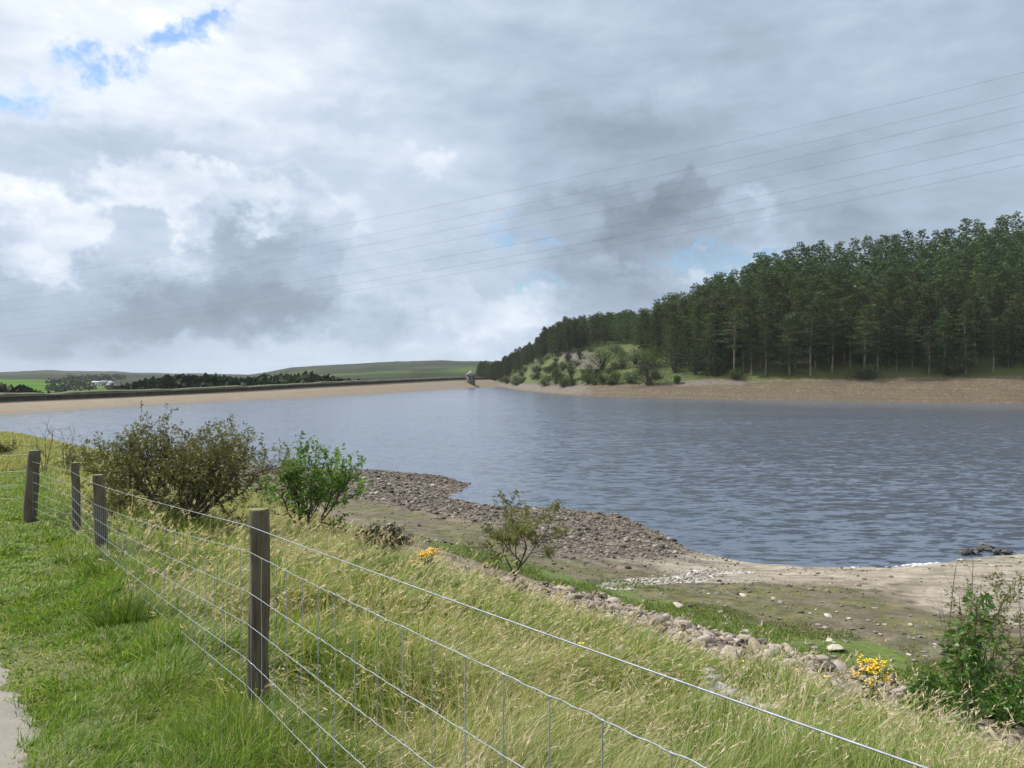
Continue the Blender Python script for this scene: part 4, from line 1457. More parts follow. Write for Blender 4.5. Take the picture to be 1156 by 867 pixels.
# meadow beyond the fence
mb = Bag()
x, y, z, s0, n0, d = samples(r, 1150000, (-6, 34), (-0.15, 9.6), lambda d: np.clip((3.6 / d) ** 1.35, 0.05, 1))
n1x = interp(s0, N1)
bnd = fbm(x * .45 + 2, y * .45, 3) - .5
pat = fbm(x * .55 + 7, y * .55 + 3, 4)
pat2 = fbm(x * 1.6 + 1, y * 1.6 + 9, 3)
k = (n0 < n1x - 1.2 + bnd * 1.9 + (s0 > 13) * 1.4)
k &= r.random(len(x)) < 0.30 + 0.70 * sm(.30, .52, pat2 + .15)
x, y, z, s0, n0, d, pat, pat2 = [q[k] for q in (x, y, z, s0, n0, d, pat, pat2)]
n1x = interp(s0, N1)
N = len(x)
# straw share grows towards the outer bank and in patches; a greener strip hugs the fence
straw = np.clip(0.06 + 0.60 * sm(.46, .62, pat) + 0.20 * sm(1.2, 4.5, n0) + .12 * (s0 > 6), 0, .85)
isS = r.random(N) < straw * 0.8
isO = (~isS) & (r.random(N) < 0.45)
colr = GREEN[r.integers(0, 4, N)]
colr = np.where(isO[:, None], OLIVE[r.integers(0, 3, N)], colr)
colr = np.where(isS[:, None], STRAW[r.integers(0, 4, N)], colr)
colr = colr * r.uniform(.75, 1.2, (N, 1))
hgt = (0.20 + 0.30 * sm(.3, .65, pat2) + r.uniform(-.06, .10, N)) * np.where(isS, 1.08, 0.92)
hgt = hgt * (1 - .68 * sm(n1x - 3.6, n1x - 1.2, n0)) * np.where(n0 < .5, .62, 1)
hgt = np.clip(hgt * r.uniform(.7, 1.15, N), .06, .62)
wind = math.radians(-25)
lean_a = wind + (fbm(x * .9, y * .9, 3) - .5) * 5.5 + r.normal(0, .75, N)
flop = r.random(N) < .10
lean = np.clip(r.normal(.70, .38, N) + .35 * (pat2 - .5) + .7 * flop, .05, 1.9)
wid = np.where(isS, .0028, .0055) * r.uniform(.6, 1.4, N) * np.where(r.random(N) < .05, 2.0, 1.0) * np.clip(d / 3.2, .8, 5.0)
Rt = np.stack([x, y, z - .02], -1)
blades(mb, Rt, hgt, lean_a, lean, wid, colr, r)
# seed stalks with feathery tops
k = (r.random(N) < .05) & (d < 22)
M_ = k.sum()
hs = hgt[k] * r.uniform(1.05, 1.45, M_) + .08
cs = STRAW[r.integers(0, 4, M_)] * r.uniform(.9, 1.25, (M_, 1))
la, le = lean_a[k] + r.normal(0, .2, M_), np.clip(lean[k] * .7, .1, .9)
tips = blades(mb, Rt[k], hs, la, le, np.full(M_, .0022) * np.clip(d[k] / 3, 1, 4), cs, r)
dirv = np.stack([np.cos(la) * .8, np.sin(la) * .8, np.full(M_, .55)], -1)
for q in range(6):
    leaves_t = tips - dirv * (.014 * q)
    wv_ = r.uniform(.003, .0055, M_) * np.clip(d[k] / 3, 1, 4)
    tb_ = Bag()
    C = leaves_t
    D = dirv + r.normal(0, .35, (M_, 3))
    side = np.cross(D, r.normal(size=(M_, 3))); side /= np.linalg.norm(side, axis=1)[:, None]
    Lq = r.uniform(.018, .036, M_)[:, None] * np.clip(d[k] / 5, 1, 2)[:, None]
    V = np.stack([C, C + D * Lq * .5 + side * wv_[:, None] * .5, C + D * Lq, C + D * Lq * .5 - side * wv_[:, None] * .5], 1).reshape(-1, 3)
    i = np.arange(M_)[:, None] * 4
    hc = np.array([.52, .43, .30]) * r.uniform(.7, 1.2, (M_, 1))
    mb.add(V, [i + np.array([[0, 1, 2, 3]])], np.repeat(hc, 4, axis=0))
tag(mb.build('meadow_grass', M_grass), 'long green and straw coloured grass on the bank beyond the fence', 'grass', kind='stuff')

# turf between the path and the fence
lb = Bag()
x, y, z, s0, n0, d = samples(r, 1700000, (-5, 26), (-6.5, 0.25), lambda d: np.clip((3.3 / d) ** 1.3, 0.05, 1))
edge = path_edge(s0)
pat = fbm(x * 1.1 + 3, y * 1.1 + 5, 4); pat2 = fbm(x * 2.6 + 1, y * 2.6 + 2, 3)
on = (n0 > edge - .10 + r.normal(0, .05, len(x))) | (n0 < edge - 2.1)
bare = .15 * (sm(.60, .72, pat) * sm(.55, .15, n0 - edge) * (n0 > edge + .05))
k = on & (r.random(len(x)) > bare * .8) & (r.random(len(x)) < .65 + .35 * sm(.28, .5, pat2))
x, y, z, s0, n0, d, pat, pat2, edge = [q[k] for q in (x, y, z, s0, n0, d, pat, pat2, edge)]
N = len(x)
colr = GREEN[r.integers(0, 4, N)] * r.uniform(.75, 1.25, (N, 1))
ye = r.random(N) < (.10 + .25 * sm(.5, .65, pat))
colr = np.where(ye[:, None], OLIVE[r.integers(0, 3, N)] * r.uniform(.9, 1.4, (N, 1)), colr)
st = r.random(N) < .06 + .25 * sm(.7, .2, n0 - edge) * sm(.45, .6, pat)
colr = np.where(st[:, None], STRAW[r.integers(0, 4, N)] * .9, colr)
tall = sm(-.75, 0.0, n0)
hgt = (.034 + .045 * sm(.35, .65, pat2) + .018 * r.random(N)) * (1 + 1.9 * tall * sm(.35, .6, pat)) + .05 * tall
lean_a = (fbm(x * 1.3, y * 1.3, 3) - .5) * 9 + r.normal(0, .95, N)
lean = np.clip(r.normal(.75, .45, N), .05, 1.9)
wid = .0042 * r.uniform(.7, 1.3, N) * np.clip(d / 3.0, .8, 5.0)
blades(lb, np.stack([x, y, z - .008], -1), hgt, lean_a, lean, wid, colr, r)
tag(lb.build('turf', M_grass), 'short bright green turf beside the path', 'grass', kind='stuff')

# low bright grass and weeds between rubble and moss
wb = Bag()
Ns = 60000
s0 = r.uniform(-5, 22, Ns); n1x = interp(s0, N1); n0 = n1x + 3.1 + r.uniform(-.4, 3.2, Ns)
x, y = xy(s0, n0); bnd = fbm(x * .6 + 5, y * .6, 3)
px, _ = project(x, y, x * 0)
k = (r.random(Ns) < sm(.40, .62, bnd + .12 - (n0 - n1x - 3.1) * .12) * .7) & (px < 1200)
x, y, s0 = x[k], y[k], s0[k]; z = height(x, y); N = len(x)
colr = np.where((r.random(N) < .4)[:, None], OLIVE[r.integers(0, 3, N)] * .8, GREEN[r.integers(0, 4, N)] * .75) * r.uniform(.7, 1.15, (N, 1))
blades(wb, np.stack([x, y, z - .01], -1), r.uniform(.04, .15, N) * sm(24, 15, s0), r.uniform(0, 6.28, N), r.uniform(.2, 1.1, N), r.uniform(.012, .024, N), colr, r)
tag(wb.build('shore_grass', M_grass), 'bright low grass growing behind the rubble band', 'grass', kind='stuff')

# rough grass on the bank at the left, round the bushes
rb_ = Bag()
Ns = 90000
s0 = r.uniform(9, 70, Ns); n0 = r.uniform(-7, 9, Ns)
x, y = xy(s0, n0); px, _ = project(x, np.maximum(y, 1), x * 0)
n1x = interp(s0, N1)
k = (px > -40) & (px < 420) & (n0 < n1x + .6) & ((n0 > .3) | (s0 > 26)) & (np.hypot(x, y) > 20)
x, y, s0, n0 = x[k], y[k], s0[k], n0[k]; z = height(x, y); N = len(x); d = np.hypot(x, y)
colr = np.where((r.random(N) < .5)[:, None], OLIVE[r.integers(0, 3, N)], STRAW[r.integers(0, 4, N)] * .8)
blades(rb_, np.stack([x, y, z - .03], -1), r.uniform(.2, .5, N), r.normal(-.4, .8, N), r.uniform(.2, 1.0, N), .009 * d / 9, colr * r.uniform(.7, 1.2, (N, 1)), r)
tag(rb_.build('rough_grass', M_grass), 'rough yellowish grass on the bank round the left bushes', 'grass', kind='stuff')

# ------------------------------------------------------------------ fence
POSTS = [(-1.43, 4.30, 577, 0.058, 0.0), (at_y(111, 537, 10.6)[0], 10.6, 537, 0.075, 0.03), (at_y(84, 523, 12.3)[0], 12.3, 523, 0.065, 0.02), (at_y(38, 509, 13.9)[0], 13.9, 509, 0.105, -0.06)]
fence = empty('fence', (P1[0], P1[1], 0))
tag(fence, 'wire netting fence on weathered round wooden posts along the grass bank', 'fence')
O = np.array([P1[0], P1[1], 0.0])
tops = []
rf_ = np.random.default_rng(5)


def post(x, y, ztop, rad, tilt):
    zb = float(height(x, y)) - 0.4
    pts, rads = [], []
    for q in np.linspace(0, 1, 11):
        zz = zb + (ztop - zb) * q
        pts.append((tilt * (ztop - zb) * (1 - q) + rf_.normal(0, .003) + .012 * math.sin(q * 3 + x), rf_.normal(0, .003), zz))
        rads.append(rad * (1.12 - .18 * q) + rf_.normal(0, .0022))
    pts.append((pts[-1][0], pts[-1][1], ztop + .012)); rads.append(rad * .86)
    b = Bag(); k = 20
    V, F = tube(pts, rads, k)
    ph = np.arange(len(V)) % k
    V[:, 0] += 0; 
    lump = 1 + .06 * np.sin(ph * 2 * np.pi / k * 3 + x) + .02 * np.sin(ph * 2 * np.pi / k * 7 + y)
    cc = np.repeat(np.array(pts), k, axis=0)
    V = cc + (V - cc) * lump[:, None]
    b.add(V, F); b.add(np.vstack([V[-k:], [[pts[-1][0], pts[-1][1], ztop + .016]]]), [np.array([[i, (i + 1) % k, k] for i in range(k)])])
    o = b.build('post', M_post, fence, (x - O[0], y - O[1], 0))
    return o


for (x, y, py, rad, tilt) in POSTS:
    zt_ = at_y(578, py, y)[2]
    post(x, y, zt_, rad, tilt)
    tops.append((x, y, zt_))
xe, ye_ = xy(-5.2, 0.0)
post(float(xe), float(ye_), 7.085, 0.058, 0.0)                       # the next post, beside the viewer
xl, yl = tops[3][0] - 4.2, 15.0
post(xl, yl, float(height(xl, yl)) + 1.15, 0.07, 0.0)               # where the fence turns left
# wire heights below the post top, and the way each wire runs
drops_near = [.072, .215, .44, .62, .82, .97, 1.13]
nodes = [(float(xe), float(ye_), 7.085), tops[0], tops[1], tops[2], tops[3]]
drop_at = [drops_near, drops_near, [.10, .38, .58, .76, .93, 1.06, 1.14], [.12, .33, .52, .68, .83, .97, 1.1], [.18, .36, .54, .72, .88, 1.0, 1.15]]


def wire_path(wi, off=0.06):
    """points along one wire, on the field side of the posts"""
    pts = []
    for (a, da, b2, db) in zip(nodes[:-1], drop_at[:-1], nodes[1:], drop_at[1:]):
        L = math.hypot(b2[0] - a[0], b2[1] - a[1])
        m = int(L / (.026 if wi else .15)) + 2
        for q in np.linspace(0, 1, m, endpoint=False):
            sag = .028 * 4 * q * (1 - q) * (L / 7) * (0.5 if wi == 0 else 1)
            pts.append((a[0] + (b2[0] - a[0]) * q, a[1] + (b2[1] - a[1]) * q, (a[2] - da[wi]) * (1 - q) + (b2[2] - db[wi]) * q - sag))
    pts.append((nodes[-1][0], nodes[-1][1], nodes[-1][2] - drop_at[-1][wi]))
    p = np.array(pts)
    p[:, :2] += -Nn * off
    return p


W_ = [wire_path(i) for i in range(7)]
wbag = Bag(); wbag.tube(W_[0] - O, .0021, 6)
wbag.build('top_wire', M_wire, fence, smooth=True)
net = Bag(); stays = Bag()
cum = {}
for i in range(1, 7):
    p = W_[i]
    L = np.concatenate([[0], np.cumsum(np.linalg.norm(np.diff(p[:, :2], axis=0), axis=1))])
    cum[i] = L
    # tension crimps
    p = p.copy(); p[:, 2] += .0022 * np.sin(L / .21 * 4 * np.pi) * (.5 + .5 * np.sin(L * 3.1 + i)) + .0022 * (fbm(L * 9 + i * 7, L * 0, 2) - .5) * 2
    W_[i] = p
    net.tube(p - O, .0019, 5)
Ltot = cum[1][-1]
for u in np.arange(0.075, Ltot, .21):
    prev = None
    pts = []
    for i in range(1, 7):
        q = np.array([np.interp(u, cum[i] * Ltot / cum[i][-1], W_[i][:, c]) for c in range(3)])
        q[:2] += E * rf_.normal(0, .006)
        pts.append(q - O)
        # knot
        net.tube([q - O + np.array([*(-E * .006), 0.0]), q - O, q - O + np.array([*(E * .006), 0.0])], [.0026, .0034, .0026], 5)
    stays.tube(np.array(pts), .0018, 4)
net_o = net.build('wire_netting', M_wire, fence, smooth=True)
stays.build('stay_wires', M_stay, net_o, smooth=True)
lw = Bag()
for q in (.06, .36, .60, .85):
    a = np.array([tops[3][0], tops[3][1], tops[3][2] - q]); b2 = np.array([xl, yl, float(height(xl, yl)) + 1.12 - q])
    lw.tube(np.array([a + (b2 - a) * f for f in np.linspace(0, 1, 8)]) - O, .006 if q < .4 else .003, 5)
lw.build('side_wires', M_wire, fence, smooth=True)
st_ = Bag()
for i in range(7):
    for (x, y, zt_), dr in zip(tops, drop_at[1:]):
        q = np.array([x, y, zt_ - dr[i]]); q[:2] += -Nn * .058
        st_.tube([q - O + np.array([0, 0, .012]), q - O + np.array([*(-Nn * .006), 0]), q - O - np.array([0, 0, .012])], .0018, 4)
st_.build('staples', M_stay, fence)

# ------------------------------------------------------------------ near shrubs and plants
M_lf_brown = leaf_material('willow_leaf_olive', (0.055, 0.062, 0.017), (0.180, 0.178, 0.060), 0.25, 0.55, spec=0.3)
M_lf_green = leaf_material('rowan_leaf', (0.045, 0.095, 0.014), (0.15, 0.26, 0.045), 0.4, 0.5, spec=0.3)
M_lf_thin = leaf_material('thin_leaf', (0.07, 0.085, 0.02), (0.20, 0.21, 0.07), 0.35, 0.55, spec=0.3)
M_lf_dark = leaf_material('gorse_leaf', (0.014, 0.022, 0.008), (0.055, 0.065, 0.02), 0.1, 0.6, spec=0.2)
M_lf_gloss = leaf_material('glossy_leaf', (0.03, 0.075, 0.012), (0.11, 0.21, 0.04), 0.3, 0.42, spec=0.4)
M_lf_yel = leaf_material('yellow_green_leaf', (0.10, 0.10, 0.015), (0.20, 0.19, 0.04), 0.3, 0.55)


def ground_at(px, py):
    return hit(px, py)


def ht(px_h, b):
    return px_h / FPX * b[1]


# big olive willow bush
b = ground_at(205, 592); H_ = ht(122, b)
rg = np.random.default_rng(131)
br, LP, LD = grow(rg, 20, H_ * .60, 1.0, 3, .035, (4, 6), .20, .28, ratio=.58, leafstep=.032)
plant('willow_bush', b, br, LP, LD, M_bark, M_lf_brown, (.075, .032), 'big spreading olive brown willow bush behind the fence posts', 'bush', None, rg, squash=(1.25, 1.1, .92))
print('bush leaves', len(LP), 'H', H_, b)
# bright green young tree
b = ground_at(350, 606); H_ = ht(120, b)
rg = np.random.default_rng(134)
br, LP, LD = grow(rg, 8, H_ * .56, .48, 3, .034, (4, 6), .30, .26, ratio=.50, leafstep=.028, first=.25)
plant('young_rowan', b, br, LP, LD, M_bark, M_lf_green, (.11, .05), 'bright green leafy young tree on the bank right of the big bush', 'tree', None, rg, keep=.62, squash=(1.25, 1.2, 1.0))
print('green leaves', len(LP), H_, b)
# pale green sapling between
b = ground_at(300, 578); H_ = ht(45, b)
rg = np.random.default_rng(33)
br, LP, LD = grow(rg, 6, H_ * .55, .8, 2, .015, (3, 5), .2, .3, leafstep=.05)
plant('sapling', b, br, LP, LD, M_bark, M_lf_green, (.10, .05), 'low pale green sapling between big bush and young tree', 'sapling', None, rg)
# thin tree with open crown
b = ground_at(577, 666); H_ = ht(102, b)
rg = np.random.default_rng(38)
br, LP, LD = grow(rg, 1, H_ * .42, 0.0, 1, .04, (0, 0), .1, .12, lean=(.22, 0), leafstep=9)
tip0 = br[0][0][3]
br0 = [br[0]]
LPs, LDs = [], []
for (dx, dy, hf) in ((-.55, .2, .62), (.75, -.2, .58), (.05, .5, .66), (.35, -.5, .5), (-.25, -.4, .5)):
    b2, lp, ld = grow(rg, 1, H_ * hf * .75, 0, 3, .022, (4, 6), .10, .26, lean=(dx, dy), ratio=.52, first=.3, leafstep=.016)
    t0 = br[0][0][rg.integers(2, 6)]
    br0 += [(p + t0, q) for p, q in b2]; LPs.append(lp + t0); LDs.append(ld)
plant('thin_tree', b, br0, np.concatenate(LPs), np.concatenate(LDs), M_bark, M_lf_thin, (.065, .028), 'small thin dark stemmed tree with sparse open crown by the rubble', 'tree', None, rg, keep=.9, squash=(1.42, 1.5, 1.05))
# bare twigs at its foot
b = ground_at(556, 664); H_ = ht(55, b)
rg = np.random.default_rng(35)
br, LP, LD = grow(rg, 5, H_ * .7, .35, 1, .008, (1, 2), .2, .2)
plant('bare_twigs', b, br, LP, LD, M_deadbark, None, label='bare brown twigs at the left foot of the thin tree', cat='twigs', rng=rg)
# dark gorse bush and its yellow neighbour
b = ground_at(428, 642); H_ = ht(62, b)
rg = np.random.default_rng(36)
br, LP, LD = grow(rg, 9, H_ * .52, .7, 3, .016, (3, 4), .2, .3, leafstep=.03)
plant('gorse_bush', b, br, LP, LD, M_bark, M_lf_dark, (.08, .03), 'small dark gorse bush on the bank edge left of the ragwort', 'bush', None, rg)
b = ground_at(406, 634); H_ = ht(40, b)
br, LP, LD = grow(rg, 8, H_ * .5, 1.0, 2, .01, (3, 4), .15, .3, leafstep=.025)
plant('yellow_shrub', b, br, LP, LD, M_bark, M_lf_yel, (.05, .022), 'low yellow green shrub against the left side of the dark gorse', 'bush', None, rg)
b = ground_at(451, 645); H_ = ht(36, b)
br, LP, LD = grow(rg, 9, H_ * .7, .5, 2, .008, (2, 4), .2, .3, leafstep=.03)
M_lf_rust = leaf_material('rusty_leaf', (0.09, 0.06, 0.03), (0.24, 0.17, 0.09), 0.2, 0.7)
plant('withered_plant', b, br, LP, LD, M_deadbark, M_lf_rust, (.06, .02), 'withered rusty brown plant at the right foot of the dark gorse', 'plant', None, rg)


# ragworts
M_yellow = plain_material('ragwort_yellow', (0.70, 0.42, 0.01), (0.86, 0.60, 0.02), 30, 0.6, bump=0)
def ragwort(px, py, hpx, wpx, label, seed, stemn=9, heads=34):
    b = ground_at(px, py); Hh = ht(hpx, b); Wd = ht(wpx, b)
    r = np.random.default_rng(seed)
    o = empty('ragwort', tuple(b)); tag(o, label, 'flower', 'ragwort plants on the bank')
    sb, lb2, fb2 = Bag(), Bag(), Bag()
    LPx, LDx = [], []
    tips_ = []
    for i in range(stemn):
        a = i * 2.4; rr = Wd * .5 * math.sqrt((i + .5) / stemn) * r.uniform(.7, 1)
        top = np.array([math.cos(a) * rr, math.sin(a) * rr, Hh * (r.uniform(.72, .96) - .2 * (rr / (Wd * .5)) ** 2)])
        m = np.array([top[0] * .35, top[1] * .35, top[2] * .55])
        sb.tube([(0, 0, -.05), m * .5 + r.normal(0, .01, 3), m, top], [.008, .007, .006, .003], 5)
        for q in np.linspace(.1, .85, 14):
            p = m * (q / .55) if q < .55 else m + (top - m) * ((q - .55) / .45)
            LPx.append(p); LDx.append(np.array([r.normal(), r.normal(), r.uniform(-.1, .7)]))
        for k in range(heads // stemn + 1):
            tt_ = top + np.array([r.normal(0, .045), r.normal(0, .045), r.uniform(-.03, .05)])
            sb.tube([m + (top - m) * .8, tt_], [.003, .002], 3); tips_.append((i, tt_))
    heads_ = [Bag() for _ in range(stemn)]
    for i_, tt_ in tips_:
        fb2 = heads_[i_]
        for k in range(5):
            c = tt_ + np.array([r.normal(0, .024), r.normal(0, .024), r.normal(0, .012)])
            n = 9
            an = np.linspace(0, 6.283, n, endpoint=False) + r.uniform(0, 1)
            rad = r.uniform(.017, .026)
            ring = c + np.stack([np.cos(an) * rad, np.sin(an) * rad, np.full(n, -.002) + r.normal(0, .003, n)], -1)
            ring[::2] = c + (ring[::2] - c) * .55
            fb2.add(np.vstack([ring, [c + np.array([0, 0, .007])], [c - np.array([0, 0, .012])]]), [np.array([[i, (i + 1) % n, n] for i in range(n)] + [[(i + 1) % n, i, n + 1] for i in range(n)])])
    leaves(lb2, np.array(LPx), np.array(LDx), r.uniform(.07, .14, len(LPx)), r.uniform(.025, .045, len(LPx)), r, r.uniform(.1, .9, len(LPx)), .2)
    sb.build('stems', M_lf_stem, o); lb2.build('leaves', M_lf_gloss, o)
    for fb2 in heads_:
        fb2.build('flower_cluster', M_yellow, o)


M_lf_stem = plain_material('green_stem', (0.07, 0.09, 0.03), (0.13, 0.14, 0.05), 20, 0.7, bump=0)
ragwort(985, 806, 66, 40, 'yellow ragwort plant in flower on the rubble at the right', 41, 10, 44)
ragwort(483, 664, 52, 27, 'yellow ragwort plant in flower beside the dark gorse', 42, 8, 40)
# little yellow flowers low in the grass
for i, (px, py) in enumerate(((837, 768), (900, 780), (873, 780), (938, 786), (655, 757))):
    b = ground_at(px, py); r2 = np.random.default_rng(70 + i)
    o = empty('small_flower', tuple(b)); tag(o, 'tiny yellow flower low in the grass near the rubble', 'flower', 'tiny yellow flowers in the grass')
    f = Bag(); sb = Bag()
    for k in range(1):
        c = np.array([r2.normal(0, .05), r2.normal(0, .05), .24 + r2.uniform(0, .06)])
        sb.tube([(0, 0, -.02), c], [.002, .0015], 3)
        an = np.linspace(0, 6.283, 8, endpoint=False); rad = .035
        ring = c + np.stack([np.cos(an) * rad, np.sin(an) * rad, an * 0], -1)
        f.add(np.vstack([ring, [c + np.array([0, 0, .009])]]), [np.array([[q, (q + 1) % 8, 8] for q in range(8)])])
    sb.build('stems', M_lf_stem, o); f.build('flower_heads', M_yellow, o)

# left group: dark bush behind posts, rounded bush at the edge, bare saplings
b = ground_at(88, 585); b = at_y(88, 585, 26); b[2] = float(height(b[0], b[1])); H_ = (project(b[0], b[1], b[2])[1] - 497) / FPX * b[1]
rg = np.random.default_rng(51)
br, LP, LD = grow(rg, 8, H_ * .50, .8, 3, .03, (3, 5), .16, .3, leafstep=.06)
plant('elder_bush', b, br, LP, LD, M_bark, M_lf_brown, (.10, .05), 'dark sparse bush between the second and third fence posts', 'bush', None, rg, keep=.7)
b = at_y(-2, 560, 32); b[2] = float(height(b[0], b[1])); H_ = (project(b[0], b[1], b[2])[1] - 492) / FPX * b[1]
br, LP, LD = grow(rg, 7, H_ * .50, .8, 3, .03, (4, 5), .12, .3, leafstep=.05)
plant('hawthorn_bush', b, br, LP, LD, M_bark, M_lf_brown, (.08, .045), 'rounded brownish bush at the left edge beyond the corner post', 'bush', None, rg)
for (px, top, seed, lb_) in ((50, 466, 52, 'taller bare grey sapling rising behind the corner post'), (75, 480, 53, 'shorter bare grey sapling just right of the taller one')):
    b = at_y(px, 560, 24); b[2] = float(height(b[0], b[1])); H_ = (project(b[0], b[1], b[2])[1] - top) / FPX * b[1]
    rg = np.random.default_rng(seed)
    br, LP, LD = grow(rg, 3, H_ * .78, .16, 2, .018, (4, 6), .15, .2, ratio=.38)
    plant('bare_sapling', b, br, LP, LD, M_deadbark, None, label=lb_, cat='sapling', group='bare saplings behind the fence', rng=rg)

# bottom right group
b = ground_at(1092, 845); H_ = ht(172, b)
rg = np.random.default_rng(61)
root = empty('leafy_sapling', tuple(b)); tag(root, 'tall glossy green leafy sapling at the bottom right over the rubble', 'sapling')
sbag, lbag = Bag(), Bag()
LPx, LDx = [], []
for i, (lx, ly, hf) in enumerate(((.06, 0, 1.0), (-.02, .08, .82), (.12, -.05, .78), (-.08, -.03, .66))):
    p = np.array([(lx * H_ * q ** 1.4 + rg.normal(0, .008), ly * H_ * q + rg.normal(0, .008), H_ * hf * q) for q in np.linspace(-.06, 1, 9)])
    sbag.tube(p, np.linspace(.014, .005, 9), 5)
    for k in range(70):
        q = rg.uniform(.02, 1.0) ** (.75 if i else .62)
        c = np.array([np.interp(q, np.linspace(0, 1, 9), p[:, j]) for j in range(3)])
        dense_ = 1 if q > .45 else .5
        if rg.random() > dense_: continue
        a = rg.uniform(0, 6.28); ln = rg.uniform(.03, .13)
        c2 = c + np.array([math.cos(a) * ln, math.sin(a) * ln, rg.uniform(-.03, .06)])
        sbag.tube([c, c2], [.003, .002], 3)
        for w in range(3):
            LPx.append(c2 + rg.normal(0, .02, 3)); LDx.append(np.array([math.cos(a), math.sin(a), rg.uniform(-.5, .25)]) + rg.normal(0, .4, 3))
sbag.build('stems', M_lf_stem, root, smooth=True)
leaves(lbag, np.array(LPx), np.array(LDx), rg.uniform(.06, .115, len(LPx)), rg.uniform(.032, .055, len(LPx)), rg, np.clip(rg.uniform(0, .6, len(LPx)) + rg.uniform(0, .4, len(LPx)), 0, 1), .2)
lbag.build('foliage', M_lf_gloss, root)
# willow on the right edge
b = ground_at(1150, 815); H_ = ht(185, b)
rg = np.random.default_rng(62)
br, LP, LD = grow(rg, 5, H_ * .56, .60, 3, .022, (4, 6), .16, .32, ratio=.56, leafstep=.03, lean=(-.05, 0))
plant('edge_willow', b, br, LP, LD, M_bark, M_lf_thin, (.06, .024), 'twisty willow shrub with small leaves at the right edge', 'shrub', None, rg)
# low green bush under it
for (px, py, hp, seed, lb_) in ((1132, 822, 78, 63, 'low dense green bramble under the right edge willow'), (1056, 812, 45, 64, 'low green bramble left of the leafy sapling')):
    b = ground_at(px, py); H_ = ht(hp, b)
    rg = np.random.default_rng(seed)
    br, LP, LD = grow(rg, 10, H_ * .62, 1.1, 2, .008, (5, 7), .10, .35, leafstep=.018)
    plant('bramble', b, br, LP, LD, M_bark, M_lf_gloss, (.07, .042), lb_, 'bramble', None, rg)
# dead stems
for (px, py, topy, seed, stems, lb_) in ((1066, 765, 630, 65, 1, 'tallest bare brown stem left of the leafy sapling'), (1098, 770, 632, 66, 1, 'bare brown stem rising above the leafy sapling'), (1082, 765, 655, 67, 7, 'spray of thin dead twigs behind the leafy sapling')):
    b = ground_at(px, py); H_ = (py - topy) / FPX * b[1]
    rg = np.random.default_rng(seed)
    br, LP, LD = grow(rg, stems, H_ * .98 if stems == 1 else H_ * .8, .02 if stems == 1 else .28, 1, .016 if stems == 1 else .009, (2, 3) if stems == 1 else (3, 5), .2, .07 if stems == 1 else .15, ratio=.22 if stems == 1 else .42)
    plant('dead_stem', b, br, LP, LD, M_deadbark, None, label=lb_, cat='stem', rng=rg, group='dead stems at the right')
b = ground_at(1055, 745); rg = np.random.default_rng(68)
br, LP, LD = grow(rg, 8, ht(50, b) * .7, .9, 2, .005, (3, 4), .05, .4, ratio=.5)
plant('grey_brushwood', b, br, LP, LD, M_greybark, None, label='tangle of pale grey dead twigs left of the leafy sapling', cat='brushwood', rng=rg)
# rusty dock stalks
for (px, py, hp, seed, lb_) in ((1052, 845, 60, 71, 'rusty brown dock stalk below the bramble at the right'), (48 + 5, 20, 0, 0, '')):
    if not hp: continue
    b = ground_at(px, py); rg = np.random.default_rng(seed)
    br, LP, LD = grow(rg, 2, ht(hp, b), .1, 1, .005, (3, 5), .3, .06, ratio=.2, leafstep=.01)
    plant('dock', b, br, LP, LD, M_deadbark, M_lf_rust, (.018, .012), lb_, 'weed', None, rg)
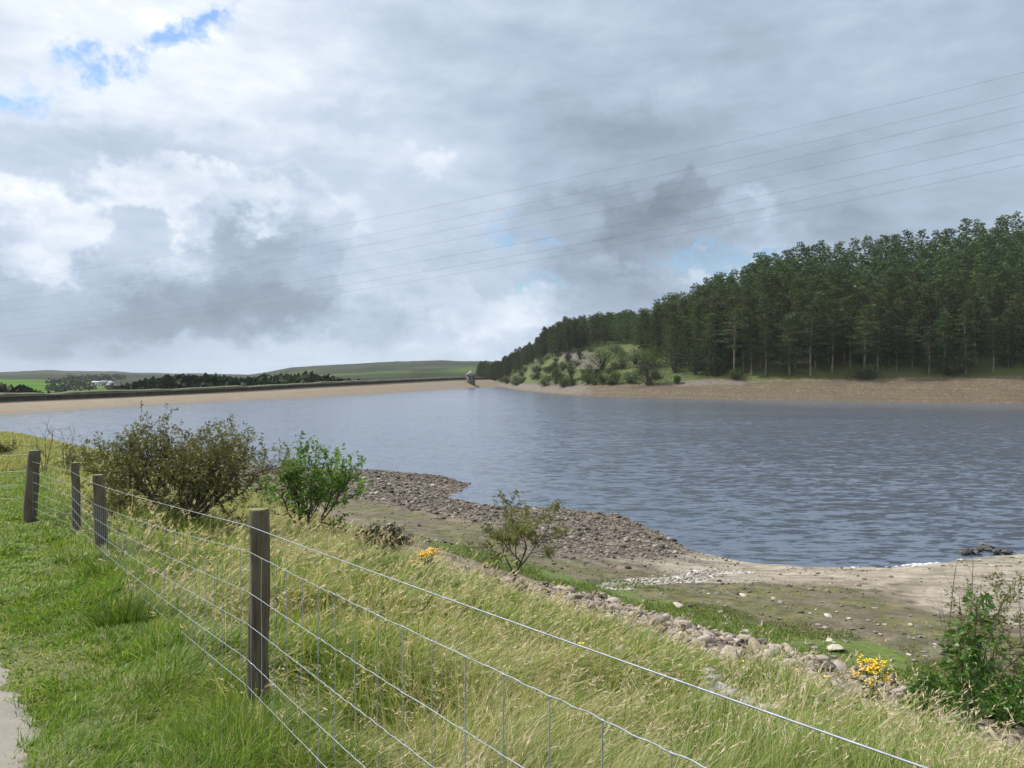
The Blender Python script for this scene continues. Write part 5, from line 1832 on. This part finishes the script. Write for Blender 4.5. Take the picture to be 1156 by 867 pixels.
# rush tufts and long grass clumps by the fence
M_rush = M_grass
for i, (px, py, n, hh, dark, lb_) in enumerate(((138, 712, 260, .34, .5, 'dark green rush tuft at the fence foot in the middle distance'), (196, 800, 200, .22, .8, 'dark grass tuft on the turf nearest the path'),
                                                (246, 852, 260, .26, 1.0, 'long green grass tuft on the path side of the nearest fence post'), (118, 655, 180, .30, .7, 'grass tuft at the foot of the third fence post'),
                                                (468, 655, 60, .75, 2.2, 'tall straw coloured grass stalks right of the ragwort'), (870, 745, 90, .3, 1.0, 'rough grass tuft on the rubble edge'))):
    b = ground_at(px, py); r2 = np.random.default_rng(300 + i)
    bag = Bag()
    spread_ = .10 if n > 100 else .16
    Rt = np.stack([b[0] + r2.normal(0, spread_, n), b[1] + r2.normal(0, spread_, n), np.zeros(n)], -1)
    Rt[:, 2] = height(Rt[:, 0], Rt[:, 1]) - .01
    cc = GREEN[r2.integers(0, 4, n)] * dark * r2.uniform(.7, 1.2, (n, 1)) if dark < 2 else STRAW[r2.integers(0, 4, n)]
    rel = Rt[:, :2] - b[:2]
    la = np.arctan2(rel[:, 1], rel[:, 0]) + r2.normal(0, .5, n)
    blades(bag, Rt - b, hh * r2.uniform(.6, 1.2, n), la, r2.uniform(.2, 1.1, n) * (.5 if dark > 2 else 1), .005 * np.clip(b[1] / 4, 1, 2.2) * np.ones(n), cc, r2)
    o = bag.build('grass_tuft', M_rush, None, tuple(b))
    tag(o, lb_, 'grass tuft')

# ------------------------------------------------------------------ power cables across the valley
LEFT = [316, 332.5, 340, 351.5, 361.5, 374, 380]
MID = [214.5, 233, 245, 258, 276, 289, 298]
RIGHT = [82.5, 105, 120, 138, 157.5, 174.5, 187]
order_words = ['topmost', 'second', 'third', 'middle', 'fifth', 'sixth', 'lowest']
for a, m_, c, wn in zip(LEFT, MID, RIGHT, order_words):
    # depth along a straight run: 1/depth is linear across the view
    inv = lambda px: 1 / 215.0 + (1 / 132.0 - 1 / 215.0) * px / 1156.0
    co = np.polyfit([0, 580, 1156], [a, m_, c], 2)
    A = [at_y(px, np.polyval(co, px), 1 / inv(px)) for px in (-60, 578, 1230)]
    A = np.array(A)
    u = (A[:, 0] - A[0, 0]) / (A[2, 0] - A[0, 0])
    cz_ = np.polyfit(u, A[:, 2], 2); cy_ = np.polyfit(u, A[:, 1], 1)
    uu = np.linspace(-.25, 1.3, 80)
    pts = np.stack([A[0, 0] + (A[2, 0] - A[0, 0]) * uu, np.polyval(cy_, uu), np.polyval(cz_, uu)], -1)
    c0 = pts[40].copy()
    o = Bag().tube(pts - c0, .019, 5).build('power_cable', M_cable, None, tuple(c0))
    tag(o, f'{wn} of the seven thin power cables crossing the sky' if wn != 'middle' else 'middle one of the seven thin power cables crossing the sky', 'cable', 'power cables across the sky')

# ------------------------------------------------------------------ air
HAZE = 0.00006
hm = bpy.data.materials.new('haze'); hm.use_nodes = True
ht_ = NT(hm.node_tree)
ho = ht_.node('ShaderNodeOutputMaterial')
hv_ = ht_.node('ShaderNodeVolumePrincipled')
hv_.inputs['Color'].default_value = (0.86, 0.92, 1.0, 1)
hv_.inputs['Density'].default_value = HAZE
ht_.put(ho.inputs['Volume'], hv_.outputs[0])
tag(Bag().box((0, 0, 55), (14000, 14000, 150)).build('haze', hm), 'faint blue haze in the air over the valley', 'haze', kind='stuff')
